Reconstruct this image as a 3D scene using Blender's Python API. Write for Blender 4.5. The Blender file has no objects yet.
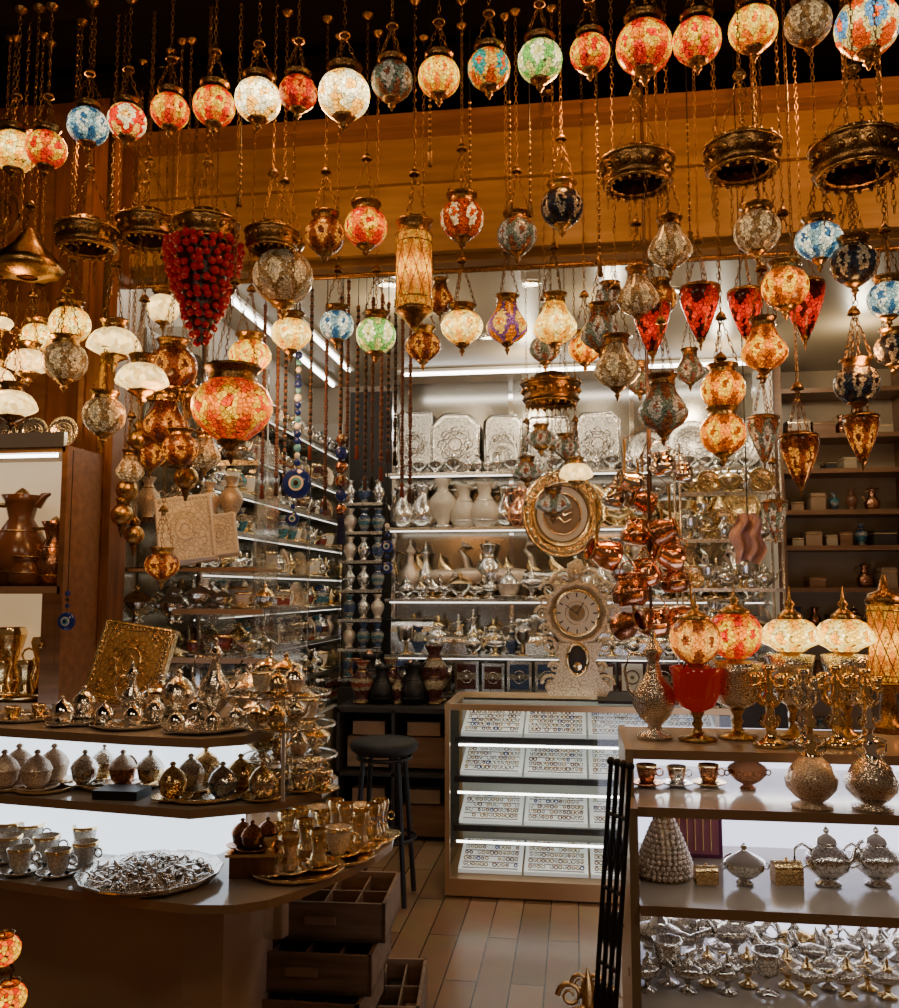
import bpy, math, random
from mathutils import Vector, Matrix
random.seed(7)
R_=random.random
U=random.uniform
pi=math.pi
# ---------------------------------------------------------------- camera
F=900.0
CAM=Vector((0,0,1.5))
ROT=Matrix.Rotation(math.radians(8),4,'Z')@Matrix.Rotation(math.radians(90+5.46),4,'X')
cd=bpy.data.cameras.new('camera'); co=bpy.data.objects.new('camera',cd)
bpy.context.collection.objects.link(co); co.matrix_world=Matrix.Translation(CAM)@ROT
cd.lens=36*F/1008; cd.sensor_width=36; cd.clip_start=0.05
bpy.context.scene.camera=co
def ray(px,py): return (ROT.to_3x3()@Vector(((px-449.5)/F,(504-py)/F,-1)))
def at(px,py,Y):
    d=ray(px,py); t=(Y-CAM.y)/d.y
    return CAM+d*t, t/F
def onz(px,py,z):
    d=ray(px,py); t=(z-CAM.z)/d.z
    return CAM+d*t
def mpp(p):   # metres per px at point
    return ((ROT.to_3x3().inverted()@(Vector(p)-CAM)).z*-1)/F
# ---------------------------------------------------------------- materials
def newmat(n):
    m=bpy.data.materials.new(n); m.use_nodes=True
    nt=m.node_tree; return m,nt,nt.nodes['Principled BSDF']
def setp(b,**k):
    for a,v in k.items():
        b.inputs[a.replace('_',' ')].default_value=v
def c4(c): return (c[0],c[1],c[2],1)
def plain(n,c,rough=.5,metal=0,emit=0,ec=None,noise=0,nscale=20,bump=0):
    m,nt,b=newmat(n)
    b.inputs['Base Color'].default_value=c4(c); b.inputs['Roughness'].default_value=rough; b.inputs['Metallic'].default_value=metal
    if emit: b.inputs['Emission Color'].default_value=c4(ec or c); b.inputs['Emission Strength'].default_value=emit
    if noise or bump:
        tc=nt.nodes.new('ShaderNodeTexCoord'); no=nt.nodes.new('ShaderNodeTexNoise'); no.inputs['Scale'].default_value=nscale; no.inputs['Detail'].default_value=4
        nt.links.new(tc.outputs['Object'],no.inputs['Vector'])
        if noise:
            mx=nt.nodes.new('ShaderNodeMix'); mx.data_type='RGBA'
            mx.inputs[6].default_value=c4([x*(1-noise) for x in c]); mx.inputs[7].default_value=c4([min(1,x*(1+noise)) for x in c])
            nt.links.new(no.outputs['Fac'],mx.inputs[0]); nt.links.new(mx.outputs[2],b.inputs['Base Color'])
        if bump:
            bu=nt.nodes.new('ShaderNodeBump'); bu.inputs['Strength'].default_value=bump; bu.inputs['Distance'].default_value=.01
            nt.links.new(no.outputs['Fac'],bu.inputs['Height']); nt.links.new(bu.outputs[0],b.inputs['Normal'])
    return m
def engraved(n,c,dark,rough=.28,scale=90,metal=1,bump=.3):
    m,nt,b=newmat(n)
    tc=nt.nodes.new('ShaderNodeTexCoord'); vo=nt.nodes.new('ShaderNodeTexVoronoi'); vo.feature='DISTANCE_TO_EDGE'; vo.inputs['Scale'].default_value=scale
    nt.links.new(tc.outputs['Object'],vo.inputs['Vector'])
    r=nt.nodes.new('ShaderNodeValToRGB'); r.color_ramp.elements[0].position=.01; r.color_ramp.elements[0].color=c4(dark); r.color_ramp.elements[1].position=.1; r.color_ramp.elements[1].color=c4(c)
    nt.links.new(vo.outputs['Distance'],r.inputs[0]); nt.links.new(r.outputs[0],b.inputs['Base Color'])
    bu=nt.nodes.new('ShaderNodeBump'); bu.inputs['Strength'].default_value=bump; bu.inputs['Distance'].default_value=.003
    nt.links.new(vo.outputs['Distance'],bu.inputs['Height']); nt.links.new(bu.outputs[0],b.inputs['Normal'])
    setp(b,Roughness=rough,Metallic=metal)
    return m
def mosaic(n,c1,c2,c3,st,scale=75,np_=6,kz=48,dark=.03,base=.6):
    scale=scale*1.45
    m,nt,b=newmat(n); N=nt.nodes; L=nt.links
    tc=N.new('ShaderNodeTexCoord')
    vo=N.new('ShaderNodeTexVoronoi'); vo.inputs['Scale'].default_value=scale
    ve=N.new('ShaderNodeTexVoronoi'); ve.feature='DISTANCE_TO_EDGE'; ve.inputs['Scale'].default_value=scale
    L.new(tc.outputs['Object'],vo.inputs['Vector']); L.new(tc.outputs['Object'],ve.inputs['Vector'])
    sp=N.new('ShaderNodeSeparateXYZ'); L.new(vo.outputs['Position'],sp.inputs[0])
    def M(op,a,bb=None,c=None):
        x=N.new('ShaderNodeMath'); x.operation=op
        for i,v in enumerate((a,bb,c)):
            if v is None: continue
            if isinstance(v,(int,float)): x.inputs[i].default_value=v
            else: L.new(v,x.inputs[i])
        return x.outputs[0]
    phi=M('ARCTAN2',sp.outputs['Y'],sp.outputs['X'])
    a=M('COSINE',M('MULTIPLY',phi,float(np_)))
    bz=M('COSINE',M('MULTIPLY',sp.outputs['Z'],float(kz)))
    w=M('ADD',M('MULTIPLY',M('ADD',a,bz),.25),.5)
    rv=N.new('ShaderNodeSeparateColor'); L.new(vo.outputs['Color'],rv.inputs[0])
    w2=M('ADD',w,M('MULTIPLY',M('SUBTRACT',rv.outputs[0],.5),.1))
    r=N.new('ShaderNodeValToRGB'); r.color_ramp.interpolation='CONSTANT'
    e=r.color_ramp.elements; e[0].position=0; e[0].color=c4(c3); e[1].position=.42; e[1].color=c4(c2)
    x=e.new(.66); x.color=c4(c1)
    x=e.new(.93); x.color=c4(c3)
    L.new(w2,r.inputs[0])
    er=N.new('ShaderNodeMapRange'); er.inputs['From Min'].default_value=.01; er.inputs['From Max'].default_value=.1; er.inputs['To Min'].default_value=dark; er.inputs['To Max'].default_value=1
    L.new(ve.outputs['Distance'],er.inputs['Value'])
    val=M('MULTIPLY',er.outputs[0],M('ADD',M('MULTIPLY',rv.outputs[1],.7),.5))
    mx=N.new('ShaderNodeMix'); mx.data_type='RGBA'; mx.blend_type='MULTIPLY'; mx.inputs[0].default_value=1
    L.new(r.outputs[0],mx.inputs[6]); L.new(val,mx.inputs[7])
    L.new(mx.outputs[2],b.inputs['Emission Color'])
    bm=N.new('ShaderNodeMix'); bm.data_type='RGBA'; bm.blend_type='MULTIPLY'; bm.inputs[0].default_value=1; k=.3 if st>.6 else .8; bm.inputs[7].default_value=(k,k,k,1)
    L.new(mx.outputs[2],bm.inputs[6]); L.new(bm.outputs[2],b.inputs['Base Color'])
    # no bulb inside: brighter equator band is painted into the emission strength
    so=N.new('ShaderNodeSeparateXYZ'); L.new(tc.outputs['Object'],so.inputs[0])
    g=M('EXPONENT',M('MULTIPLY',M('POWER',M('ABSOLUTE',M('DIVIDE',so.outputs['Z'],.038)),2.0),-1.0))
    if st>0: L.new(M('MULTIPLY',M('ADD',M('MULTIPLY',g,1.2),.4),float(st)),b.inputs['Emission Strength'])
    b.inputs['Roughness'].default_value=.2; b.inputs['Specular IOR Level'].default_value=.3
    return m
BRASS=engraved('aged_brass',(.6,.37,.13),(.13,.065,.027),.28,120)
DBRASS=engraved('dark_bronze',(.32,.18,.07),(.055,.028,.011),.34,110)
GOLD=engraved('gold_filigree',(.96,.7,.34),(.34,.2,.075),.22,100)
SGOLD=plain('polished_gold',(.98,.73,.37),.16,1)
SILVER=engraved('engraved_silver',(.97,.93,.86),(.22,.19,.15),.18,100)
SILVERB=engraved('beaded_silver',(.95,.87,.76),(.2,.16,.12),.25,160,bump=.6)
ROSE=engraved('beaded_rose_metal',(.95,.78,.62),(.24,.16,.11),.3,170,metal=.6,bump=.6)
SSILVER=plain('polished_silver',(.97,.94,.89),.1,1)
COPPER=plain('hammered_copper',(.92,.45,.25),.16,1,bump=.2,nscale=60)
DCOPPER=engraved('dark_copper',(.6,.28,.15),(.12,.05,.03),.26,90)
CHAIN=plain('chain_brass',(.32,.19,.08),.4,1)
PORC=plain('cream_porcelain',(.6,.5,.38),.2,0,noise=.1,nscale=40)
WHITE=plain('white_porcelain',(.7,.66,.58),.2)
TURQ=mosaic('painted_turquoise_ceramic',(.1,.3,.36),(.5,.48,.4),(.1,.15,.3),0,90)
REDC=mosaic('painted_red_ceramic',(.4,.08,.05),(.5,.4,.25),(.15,.05,.04),0,90)
BLACK=plain('black_iron',(.012,.011,.011),.4,.3)
BLKFAB=plain('black_leather',(.006,.006,.007),.6)
BROWNG=plain('dark_brown_glaze',(.14,.055,.025),.2)
def glassmat(n,c,alpha,rough=.03):
    m=bpy.data.materials.new(n); m.use_nodes=True; nt=m.node_tree; nt.nodes.clear()
    o=nt.nodes.new('ShaderNodeOutputMaterial'); mx=nt.nodes.new('ShaderNodeMixShader'); t=nt.nodes.new('ShaderNodeBsdfTransparent'); g=nt.nodes.new('ShaderNodeBsdfGlossy')
    t.inputs[0].default_value=c4(c); g.inputs['Roughness'].default_value=rough; mx.inputs[0].default_value=alpha
    nt.links.new(t.outputs[0],mx.inputs[1]); nt.links.new(g.outputs[0],mx.inputs[2]); nt.links.new(mx.outputs[0],o.inputs[0]); return m
GLASS=glassmat('clear_glass',(.95,.97,.96),.06)
CGLASS=glassmat('crystal_glass',(.85,.85,.83),.3,.1)
def woodmat(n,c1,c2,scale=3,rough=.4,axis='Z'):
    m,nt,b=newmat(n); N=nt.nodes; L=nt.links
    tc=N.new('ShaderNodeTexCoord'); mp=N.new('ShaderNodeMapping'); 
    mp.inputs['Scale'].default_value={'Z':(12,12,1),'X':(1,12,12),'Y':(12,1,12)}[axis]
    no=N.new('ShaderNodeTexNoise'); no.inputs['Scale'].default_value=scale; no.inputs['Detail'].default_value=6
    L.new(tc.outputs['Object'],mp.inputs[0]); L.new(mp.outputs[0],no.inputs['Vector'])
    r=N.new('ShaderNodeValToRGB'); r.color_ramp.elements[0].position=.3; r.color_ramp.elements[0].color=c4(c1); r.color_ramp.elements[1].position=.7; r.color_ramp.elements[1].color=c4(c2)
    L.new(no.outputs['Fac'],r.inputs[0]); L.new(r.outputs[0],b.inputs['Base Color']); b.inputs['Roughness'].default_value=rough
    return m
WOOD=woodmat('brown_wood',(.09,.034,.012),(.24,.095,.03),axis='Z')
WOODX=woodmat('brown_wood_horizontal',(.13,.058,.025),(.23,.11,.048),axis='X')
CRATE=woodmat('crate_wood',(.13,.08,.045),(.28,.175,.1),axis='X',rough=.6)
FASCIA=woodmat('fascia_painted_wood',(.17,.095,.025),(.26,.15,.04),axis='X',rough=.5)
CREAM=plain('cream_laminate',(.36,.27,.17),.35,noise=.1,nscale=3)
SHELFE=plain('shelf_edge_wood',(.3,.19,.11),.3,noise=.15)
SHELFT=plain('glossy_shelf_top',(.42,.36,.3),.12)
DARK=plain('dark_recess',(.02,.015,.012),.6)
GLOW=plain('backlit_acrylic',(.6,.65,.7),.3,0,2.3,(.78,.88,1))
LED=plain('led_tube',(1,1,1),.3,0,11,(1,.97,.92))
LEDW=plain('warm_led',(1,1,1),.3,0,9,(1,.8,.5))
SLED=plain('shelf_led',(1,1,1),.3,0,3.4,(1,.95,.85))
SLED2=plain('shelf_led_dim',(1,1,1),.3,0,1.8,(1,.93,.8))
# ---------------------------------------------------------------- mesh builder
class MB:
    def __init__(s): s.v=[];s.f=[];s.m=[];s.s=[];s.mats=[];s.T=Matrix()
    def mi(s,mat):
        if mat not in s.mats: s.mats.append(mat)
        return s.mats.index(mat)
    def add(s,vs,fs,mat,smooth=True):
        o=len(s.v); T=s.T
        s.v.extend([tuple(T@Vector(v)) for v in vs]); i=s.mi(mat)
        for f in fs: s.f.append(tuple(k+o for k in f)); s.m.append(i); s.s.append(smooth)
    def lathe(s,prof,mat,seg=16,c=(0,0,0),flute=0,amp=0,sx=1,sy=1,smooth=True,ax='z'):
        vs=[];fs=[];n=len(prof)
        for (r,z) in prof:
            r=max(r,1e-4)
            for k in range(seg):
                a=2*pi*k/seg; rr=r*(1+amp*math.cos(flute*a)) if flute else r
                x,y=rr*math.cos(a)*sx,rr*math.sin(a)*sy
                if ax=='z': p=(c[0]+x,c[1]+y,c[2]+z)
                elif ax=='y': p=(c[0]+x,c[1]+z,c[2]+y)
                else: p=(c[0]+z,c[1]+x,c[2]+y)
                vs.append(p)
        for i in range(n-1):
            for k in range(seg):
                k2=(k+1)%seg; fs.append((i*seg+k,i*seg+k2,(i+1)*seg+k2,(i+1)*seg+k))
        s.add(vs,fs,mat,smooth)
    def ball(s,c,r,mat,seg=10,n=6,sz=1):
        s.lathe([(r*math.sin(pi*i/n),-r*sz*math.cos(pi*i/n)) for i in range(n+1)],mat,seg,c)
    def box(s,c,d,mat,rz=0,M=None):
        x,y,z=[q/2 for q in d]; vs=[(a*x,b*y,g*z) for a in(-1,1) for b in(-1,1) for g in(-1,1)]
        fs=[(0,1,3,2),(4,6,7,5),(0,4,5,1),(2,3,7,6),(0,2,6,4),(1,5,7,3)]
        MM=M if M is not None else Matrix.Rotation(rz,4,'Z')
        s.add([tuple(MM@Vector(v)+Vector(c)) for v in vs],fs,mat,False)
    def tube(s,pts,r,mat,seg=6,closed=False):
        pts=[Vector(p) for p in pts]; n=len(pts); vs=[];fs=[]
        for i,p in enumerate(pts):
            if closed: t=pts[(i+1)%n]-pts[i-1]
            else: t=pts[min(i+1,n-1)]-pts[max(i-1,0)]
            t.normalize(); up=Vector((0,0,1)) if abs(t.z)<.95 else Vector((1,0,0))
            a=t.cross(up).normalized(); b=t.cross(a)
            rr=r[i] if isinstance(r,(list,tuple)) else r
            for k in range(seg):
                g=2*pi*k/seg; vs.append(tuple(p+a*rr*math.cos(g)+b*rr*math.sin(g)))
        for i in range(n if closed else n-1):
            j=(i+1)%n
            for k in range(seg): k2=(k+1)%seg; fs.append((i*seg+k,i*seg+k2,j*seg+k2,j*seg+k))
        s.add(vs,fs,mat)
    def ring(s,c,r,t,mat,ax='z',n=16,seg=5,sx=1,sy=1):
        p=[]
        for k in range(n):
            a=2*pi*k/n; x,y=r*math.cos(a)*sx,r*math.sin(a)*sy
            p.append((c[0]+x,c[1]+y,c[2]) if ax=='z' else ((c[0]+x,c[1],c[2]+y) if ax=='y' else (c[0],c[1]+x,c[2]+y)))
        s.tube(p,t,mat,seg,True)
    def chain(s,a,b,mat,pitch=.017,w=.0048,t=.0014):
        a=Vector(a);b=Vector(b);d=b-a;L=d.length
        if L<.005: return
        d.normalize(); up=Vector((0,1,0)) if abs(d.y)<.9 else Vector((1,0,0))
        u=d.cross(up).normalized(); v=d.cross(u); n=max(1,int(L/pitch))
        for i in range(n):
            c=a+d*(L*(i+.5)/n); q=u if i%2 else v
            h=L/n*.68
            s.tube([c+d*h*math.cos(g)+q*w*math.sin(g) for g in [2*pi*k/6 for k in range(6)]],t,mat,3,True)
    def prism(s,poly,z0,z1,mat,top=None):
        n=len(poly); vs=[(p[0],p[1],z0) for p in poly]+[(p[0],p[1],z1) for p in poly]
        s.add(vs,[(i,(i+1)%n,n+(i+1)%n,n+i) for i in range(n)]+[tuple(range(n))[::-1]],mat,False)
        s.add(vs[n:],[tuple(range(n))],top or mat,False)
    def inst(s,pr,loc,sc=1,rz=0,rx=0,ry=0):
        if not isinstance(sc,(tuple,list)): sc=(sc,sc,sc)
        T=Matrix.Translation(loc)@Matrix.Rotation(rz,4,'Z')@Matrix.Rotation(ry,4,'Y')@Matrix.Rotation(rx,4,'X')@Matrix.Diagonal((sc[0],sc[1],sc[2],1))
        T=s.T@T; o=len(s.v); s.v.extend([tuple(T@Vector(v)) for v in pr.v]); mp=[s.mi(m) for m in pr.mats]
        s.f.extend([tuple(k+o for k in f) for f in pr.f]); s.m.extend([mp[i] for i in pr.m]); s.s.extend(pr.s)
    def obj(s,name,loc=(0,0,0),rz=0,sc=1):
        me=bpy.data.meshes.new(name); me.from_pydata(s.v,[],s.f)
        for m in s.mats: me.materials.append(m)
        me.polygons.foreach_set('material_index',s.m); me.polygons.foreach_set('use_smooth',s.s); me.update()
        o=bpy.data.objects.new(name,me); bpy.context.collection.objects.link(o); o.location=loc; o.rotation_euler=(0,0,rz); o.scale=(sc,sc,sc)
        return o
def sbox(name,x0,x1,y0,y1,z0,z1,mat):
    m=MB(); m.box((0,0,0),(x1-x0,y1-y0,z1-z0),mat); return m.obj(name,((x0+x1)/2,(y0+y1)/2,(z0+z1)/2))
# ---------------------------------------------------------------- room shell
FL,nt,b=newmat('floor_planks')
N=nt.nodes;L=nt.links
tc=N.new('ShaderNodeTexCoord'); mp=N.new('ShaderNodeMapping'); mp.inputs['Rotation'].default_value=(0,0,pi/2)
br=N.new('ShaderNodeTexBrick'); br.inputs['Scale'].default_value=1.0; br.inputs['Brick Width'].default_value=.9; br.inputs['Row Height'].default_value=.13; br.inputs['Mortar Size'].default_value=.003
br.inputs['Color1'].default_value=(.36,.22,.12,1); br.inputs['Color2'].default_value=(.25,.145,.075,1); br.inputs['Mortar'].default_value=(.05,.03,.02,1)
no=N.new('ShaderNodeTexNoise'); no.inputs['Scale'].default_value=6; no.inputs['Detail'].default_value=6
mx=N.new('ShaderNodeMix'); mx.data_type='RGBA'; mx.blend_type='MULTIPLY'; mx.inputs[0].default_value=.4
L.new(tc.outputs['Object'],mp.inputs[0]); L.new(mp.outputs[0],br.inputs['Vector']); L.new(mp.outputs[0],no.inputs['Vector'])
L.new(br.outputs[0],mx.inputs[6]); L.new(no.outputs['Color'],mx.inputs[7]); L.new(mx.outputs[2],b.inputs['Base Color']); b.inputs['Roughness'].default_value=.25
WALL=plain('wall_plaster',(.3,.25,.19),.6,noise=.1,nscale=2)
CEIL=plain('ceiling_panel',(.27,.21,.13),.35,noise=.08,nscale=2)
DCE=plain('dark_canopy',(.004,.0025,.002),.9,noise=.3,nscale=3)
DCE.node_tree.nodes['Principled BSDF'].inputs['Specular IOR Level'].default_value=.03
sbox('floor',-4,3.2,-1.2,6.6,-.1,0,FL)
sbox('wall_back',-2.05,2.3,6.4,6.5,0,3.1,WALL)
sbox('wall_left',-2.05,-1.95,3.2,6.4,0,3.0,WALL)
sbox('wall_right',2.2,2.3,3.2,6.4,0,3.0,WALL)
sbox('ceiling',-2.05,2.3,3.2,6.4,3.0,3.1,CEIL)
sbox('wall_facade_left',-4,-1.78,3.12,3.2,0,3.4,WOOD)
sbox('wall_facade_right',1.95,3.2,3.12,3.2,0,3.4,WOOD)
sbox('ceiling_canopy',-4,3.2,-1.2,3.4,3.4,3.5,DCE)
# fascia
m=MB()
m.box((0,0,0),(3.7,.1,.5),FASCIA); m.box((0,-.07,-.2),(3.7,.05,.05),FASCIA); m.box((0,-.06,.06),(3.7,.03,.03),FASCIA); m.box((0,-.09,.25),(3.7,.1,.05),WOODX)
m.obj('trim_fascia',(.1,3.17,2.93))
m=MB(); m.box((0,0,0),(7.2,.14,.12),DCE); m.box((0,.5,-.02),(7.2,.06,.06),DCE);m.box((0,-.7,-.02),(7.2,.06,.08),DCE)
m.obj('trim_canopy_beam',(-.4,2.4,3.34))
# posts
m=MB(); m.box((0,0,0),(.14,.12,3.4),WOOD); m.box((.03,-.065,0),(.02,.02,3.4),BRASS); m.box((-.05,-.065,0),(.02,.02,3.4),WOODX); m.box((0,-.01,.06-1.7+.06),(.18,.16,.24),WOOD)
m.obj('trim_post_left',(-1.715,3.06,1.7))
m=MB(); m.box((0,0,0),(.12,.12,2.66),WOOD); m.box((0,-.065,0),(.03,.02,2.66),WOODX); m.obj('trim_post_right',(1.9,3.05,1.33))
# carved facade panels
m=MB()
for x in(-2.2,-2.75):
    for z in(2.35,2.95): m.box((x,3.11,z),(.44,.02,.5),WOODX); m.box((x,3.098,z),(.34,.02,.4),WOOD); m.ring((x,3.085,z),.1,.012,WOODX,'y',16); m.ring((x,3.085,z),.05,.01,BRASS,'y',12)
m.obj('trim_carved_panel')
# ceiling led tubes
m=MB(); m.box((0,0,.012),(.06,2.5,.02),WHITE); m.lathe([(.012,-1.2),(.012,1.2)],LED,8,(0,0,-.008),ax='y'); m.obj('ceiling_light_tube',(-1.72,5.0,2.975))
m=MB(); m.box((0,0,.012),(.05,1.9,.02),WHITE); m.lathe([(.01,-.9),(.01,.9)],LED,8,(0,0,-.008),ax='y'); m.obj('ceiling_light_tube',(-1.5,4.9,2.975))
m=MB(); m.box((0,0,.012),(2.4,.06,.02),WHITE); m.lathe([(.012,-1.15),(.012,1.15)],LED,8,(0,0,-.008),ax='x'); m.obj('ceiling_light_tube',(0,5.95,2.975))
for x,y in [(-.9,4.2),(-.2,4.3),(.5,4.5),(-.5,5.2),(.3,5.3),(1.0,4.2),(1.1,5.2)]:
    m=MB(); m.lathe([(.045,0),(.05,-.012),(.035,-.014),(.035,-.008)],SSILVER,16); m.lathe([(.034,-.01),(0,-.01)],LEDW,16); m.obj('ceiling_downlight',(x,y,2.999))
# ---------------------------------------------------------------- prototypes (height 1 unless told)
_c={}
def proto(fn):
    def w(*a):
        k=(fn.__name__,)+tuple(x.name if hasattr(x,'name') else x for x in a)
        if k not in _c: _c[k]=MB(); fn(_c[k],*a)
        return _c[k]
    return w
@proto
def teapot(m,A,B):
    m.lathe([(.0,0),(.22,0),(.24,.03),(.14,.08),(.2,.14),(.36,.28),(.4,.42),(.34,.56),(.2,.66),(.16,.7),(.2,.73)],A,16,flute=8,amp=.04)
    m.lathe([(.2,.73),(.17,.8),(.07,.86),(.03,.88),(.06,.92),(.05,.96),(.01,1)],B,14)
    m.tube([(.33,0,.35),(.46,0,.42),(.5,0,.58),(.6,0,.72),(.66,0,.74)],[.075,.055,.04,.03,.035],B,8)
    m.tube([(-.28,0,.6),(-.44,0,.7),(-.58,0,.62),(-.58,0,.42),(-.46,0,.28),(-.35,0,.32)],.028,B,6)
@proto
def ewer(m,A,B):
    m.lathe([(0,0),(.16,0),(.17,.03),(.07,.07),(.06,.12),(.14,.2),(.2,.32),(.17,.46),(.08,.58),(.055,.7),(.07,.76),(.1,.8),(.08,.82),(.05,.87),(.02,.92),(.035,.95),(.01,1)],A,14,flute=10,amp=.04)
    m.tube([(.17,0,.34),(.26,0,.44),(.25,0,.6),(.32,0,.72)],[.04,.025,.02,.018],B,6)
    m.tube([(-.07,0,.76),(-.22,0,.78),(-.27,0,.62),(-.24,0,.45),(-.17,0,.36)],.018,B,6)
@proto
def cup(m,A,B):
    m.lathe([(0,0),(.3,0),(.55,.1),(.62,.16),(.6,.17),(.3,.07)],B,18)
    m.lathe([(.16,.05),(.2,.1),(.3,.3),(.36,.6),(.38,.75),(.35,.75),(.3,.4),(.1,.2),(0,.2)],A,16)
    m.lathe([(.385,.68),(.39,.76),(.35,.77)],SGOLD,16)
    m.ring((.46,0,.48),.13,.03,B,'y',10,5)
@proto
def domecup(m,A,B):
    m.lathe([(0,0),(.3,0),(.5,.07),(.55,.11),(.52,.12),(.2,.05)],B,16)
    m.lathe([(.15,.05),(.2,.08),(.32,.22),(.36,.42),(.37,.5)],A,16,flute=8,amp=.03)
    m.lathe([(.39,.5),(.37,.55),(.3,.68),(.17,.8),(.07,.86),(.05,.89),(.09,.92),(.07,.97),(.01,1)],B,16,flute=8,amp=.03)
@proto
def teaglass(m,A,B):
    m.lathe([(0,0),(.3,0),(.5,.06),(.56,.12),(.52,.12),(.2,.04)],B,16)
    m.lathe([(.14,.05),(.2,.1),(.22,.25),(.17,.4),(.15,.5),(.19,.7),(.24,.9)],A,14)
    m.lathe([(.19,.7),(.245,.92),(.22,1.0)],SGOLD,14); m.lathe([(.225,.25),(.175,.4)],SGOLD,14)
    m.ring((.3,0,.6),.1,.02,B,'y',8,4)
@proto
def vase(m,A,B):
    m.lathe([(0,0),(.18,0),(.2,.03),(.12,.1),(.2,.25),(.28,.45),(.26,.6),(.13,.75),(.1,.84),(.17,.97),(.18,1),(.15,.98),(.08,.84)],A,14)
    m.ring((0,0,.75),.13,.02,B); m.ring((0,0,.04),.2,.02,B)
@proto
def goblet(m,A,B):
    m.lathe([(0,0),(.26,0),(.27,.03),(.1,.08),(.05,.16),(.08,.22),(.05,.28),(.1,.38)],B,14)
    m.lathe([(.08,.38),(.24,.46),(.3,.62),(.32,.85),(.36,1),(.33,1),(.28,.7),(.1,.48),(0,.47)],A,16,flute=8,amp=.03)
@proto
def genie(m,A,B):
    m.lathe([(0,0),(.22,0),(.23,.04),(.08,.1),(.07,.22),(.15,.3)],B,14)
    m.lathe([(.05,.28),(.26,.34),(.34,.46),(.26,.56),(.12,.62)],A,16,sx=1.25,sy=.8,flute=8,amp=.03)
    m.lathe([(.14,.6),(.12,.68),(.04,.76),(.05,.82),(.01,.9)],B,12)
    m.tube([(.3,0,.45),(.5,0,.46),(.66,0,.58),(.82,0,.66)],[.12,.08,.045,.05],A,8)
    m.tube([(-.34,0,.5),(-.5,0,.68),(-.66,0,.66),(-.64,0,.5),(-.5,0,.44)],.03,B,6)
@proto
def swan(m,A,B):
    m.lathe([(0,0),(.25,0),(.26,.04),(.08,.1),(.07,.18),(.15,.26)],B,12)
    m.lathe([(.03,.22),(.25,.3),(.3,.42),(.22,.5),(0,.55)],A,14,sx=1.3,sy=.8)
    m.tube([(.3,0,.4),(.42,0,.52),(.36,0,.72),(.26,0,.84),(.32,0,.97),(.44,0,.92)],[.1,.07,.05,.045,.06,.02],A,8)
    m.tube([(-.3,0,.42),(-.48,0,.6),(-.5,0,.78)],[.12,.09,.01],B,6)
@proto
def bowl(m,A,B):
    m.lathe([(0,0),(.2,0),(.22,.04),(.12,.12),(.3,.22),(.48,.4),(.5,.52),(.52,.55)],A,18,flute=8,amp=.04)
    m.lathe([(.52,.55),(.46,.62),(.28,.72),(.1,.8),(.05,.84),(.1,.9),(.01,1)],B,18,flute=8,amp=.04)
    m.ring((.55,0,.42),.07,.02,B,'y',8,4); m.ring((-.55,0,.42),.07,.02,B,'y',8,4)
@proto
def plate(m,A,B):   # standing disc facing -y, dia 1, base at z=0
    T=m.T; m.T=Matrix.Translation((0,0,.5))@Matrix.Rotation(-.15,4,'X')
    m.lathe([(0,.0),(.3,.0),(.34,-.03),(.46,-.05),(.5,-.04),(.5,0),(0,.03)],A,24,ax='y'); m.ring((0,-.045,0),.48,.02,B,'y',24); m.ring((0,-.02,0),.3,.012,B,'y',20)
    for k in range(8): m.ring((.17*math.cos(k*pi/4),-.01,.17*math.sin(k*pi/4)),.07,.01,B,'y',8,4)
    m.T=T; m.box((0,.08,.04),(.2,.25,.05),BLACK)
@proto
def chest(m,A,B):
    m.box((0,0,.28),(1,.6,.5),A); 
    for x in(-.45,.45):
        for y in(-.25,.25): m.ball((x,y,.04),.06,B,8,4)
    n=8; vs=[];fs=[]
    for i in range(n+1):
        a=pi*i/n; vs+= [(-.5,-.3*math.cos(a),.53+.3*math.sin(a)),(.5,-.3*math.cos(a),.53+.3*math.sin(a))]
    for i in range(n): fs.append((2*i,2*i+1,2*i+3,2*i+2))
    fs+= [tuple(range(0,2*n+2,2)),tuple(range(1,2*n+2,2))]
    m.add(vs,fs,A,False); m.box((0,-.31,.52),(.16,.03,.2),B); m.box((0,-.3,.53),(1.02,.02,.04),B); m.ball((0,0,.88),.06,B,8,5)
@proto
def framebox(m,A,B):
    m.box((0,0,.5),(.8,.16,1),B); m.box((0,-.085,.5),(.62,.02,.8),A); m.ring((0,-.1,.5),.2,.02,B,'y',12,4); m.ball((0,-.1,.5),.06,B,8,4)
@proto
def candel(m,A,B):
    m.lathe([(0,0),(.2,0),(.22,.03),(.13,.07),(.07,.12),(.06,.2),(.1,.26),(.06,.32),(.05,.5),(.09,.56),(.05,.62),(.05,.72),(.07,.8),(.03,.84),(.07,.88),(.07,.95),(0,.95)],A,14)
    for k in range(4):
        a=k*pi/2+.3; c,s=math.cos(a),math.sin(a)
        m.tube([(0,0,.56),(.1*c,.1*s,.48),(.19*c,.19*s,.56),(.2*c,.2*s,.68)],.025,B,5)
        m.tube([(0,0,.68),(.08*c,.08*s,.76),(.14*c,.14*s,.7),(.11*c,.11*s,.64)],.018,B,5)
        m.tube([(0,0,.3),(.09*c,.09*s,.22),(.15*c,.15*s,.3),(.1*c,.1*s,.36)],.018,B,5)
        m.lathe([(.02,0),(.08,.03),(.03,.05),(.05,.1),(.06,.17),(0,.17)],A,10,(.2*c,.2*s,.68))
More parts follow.
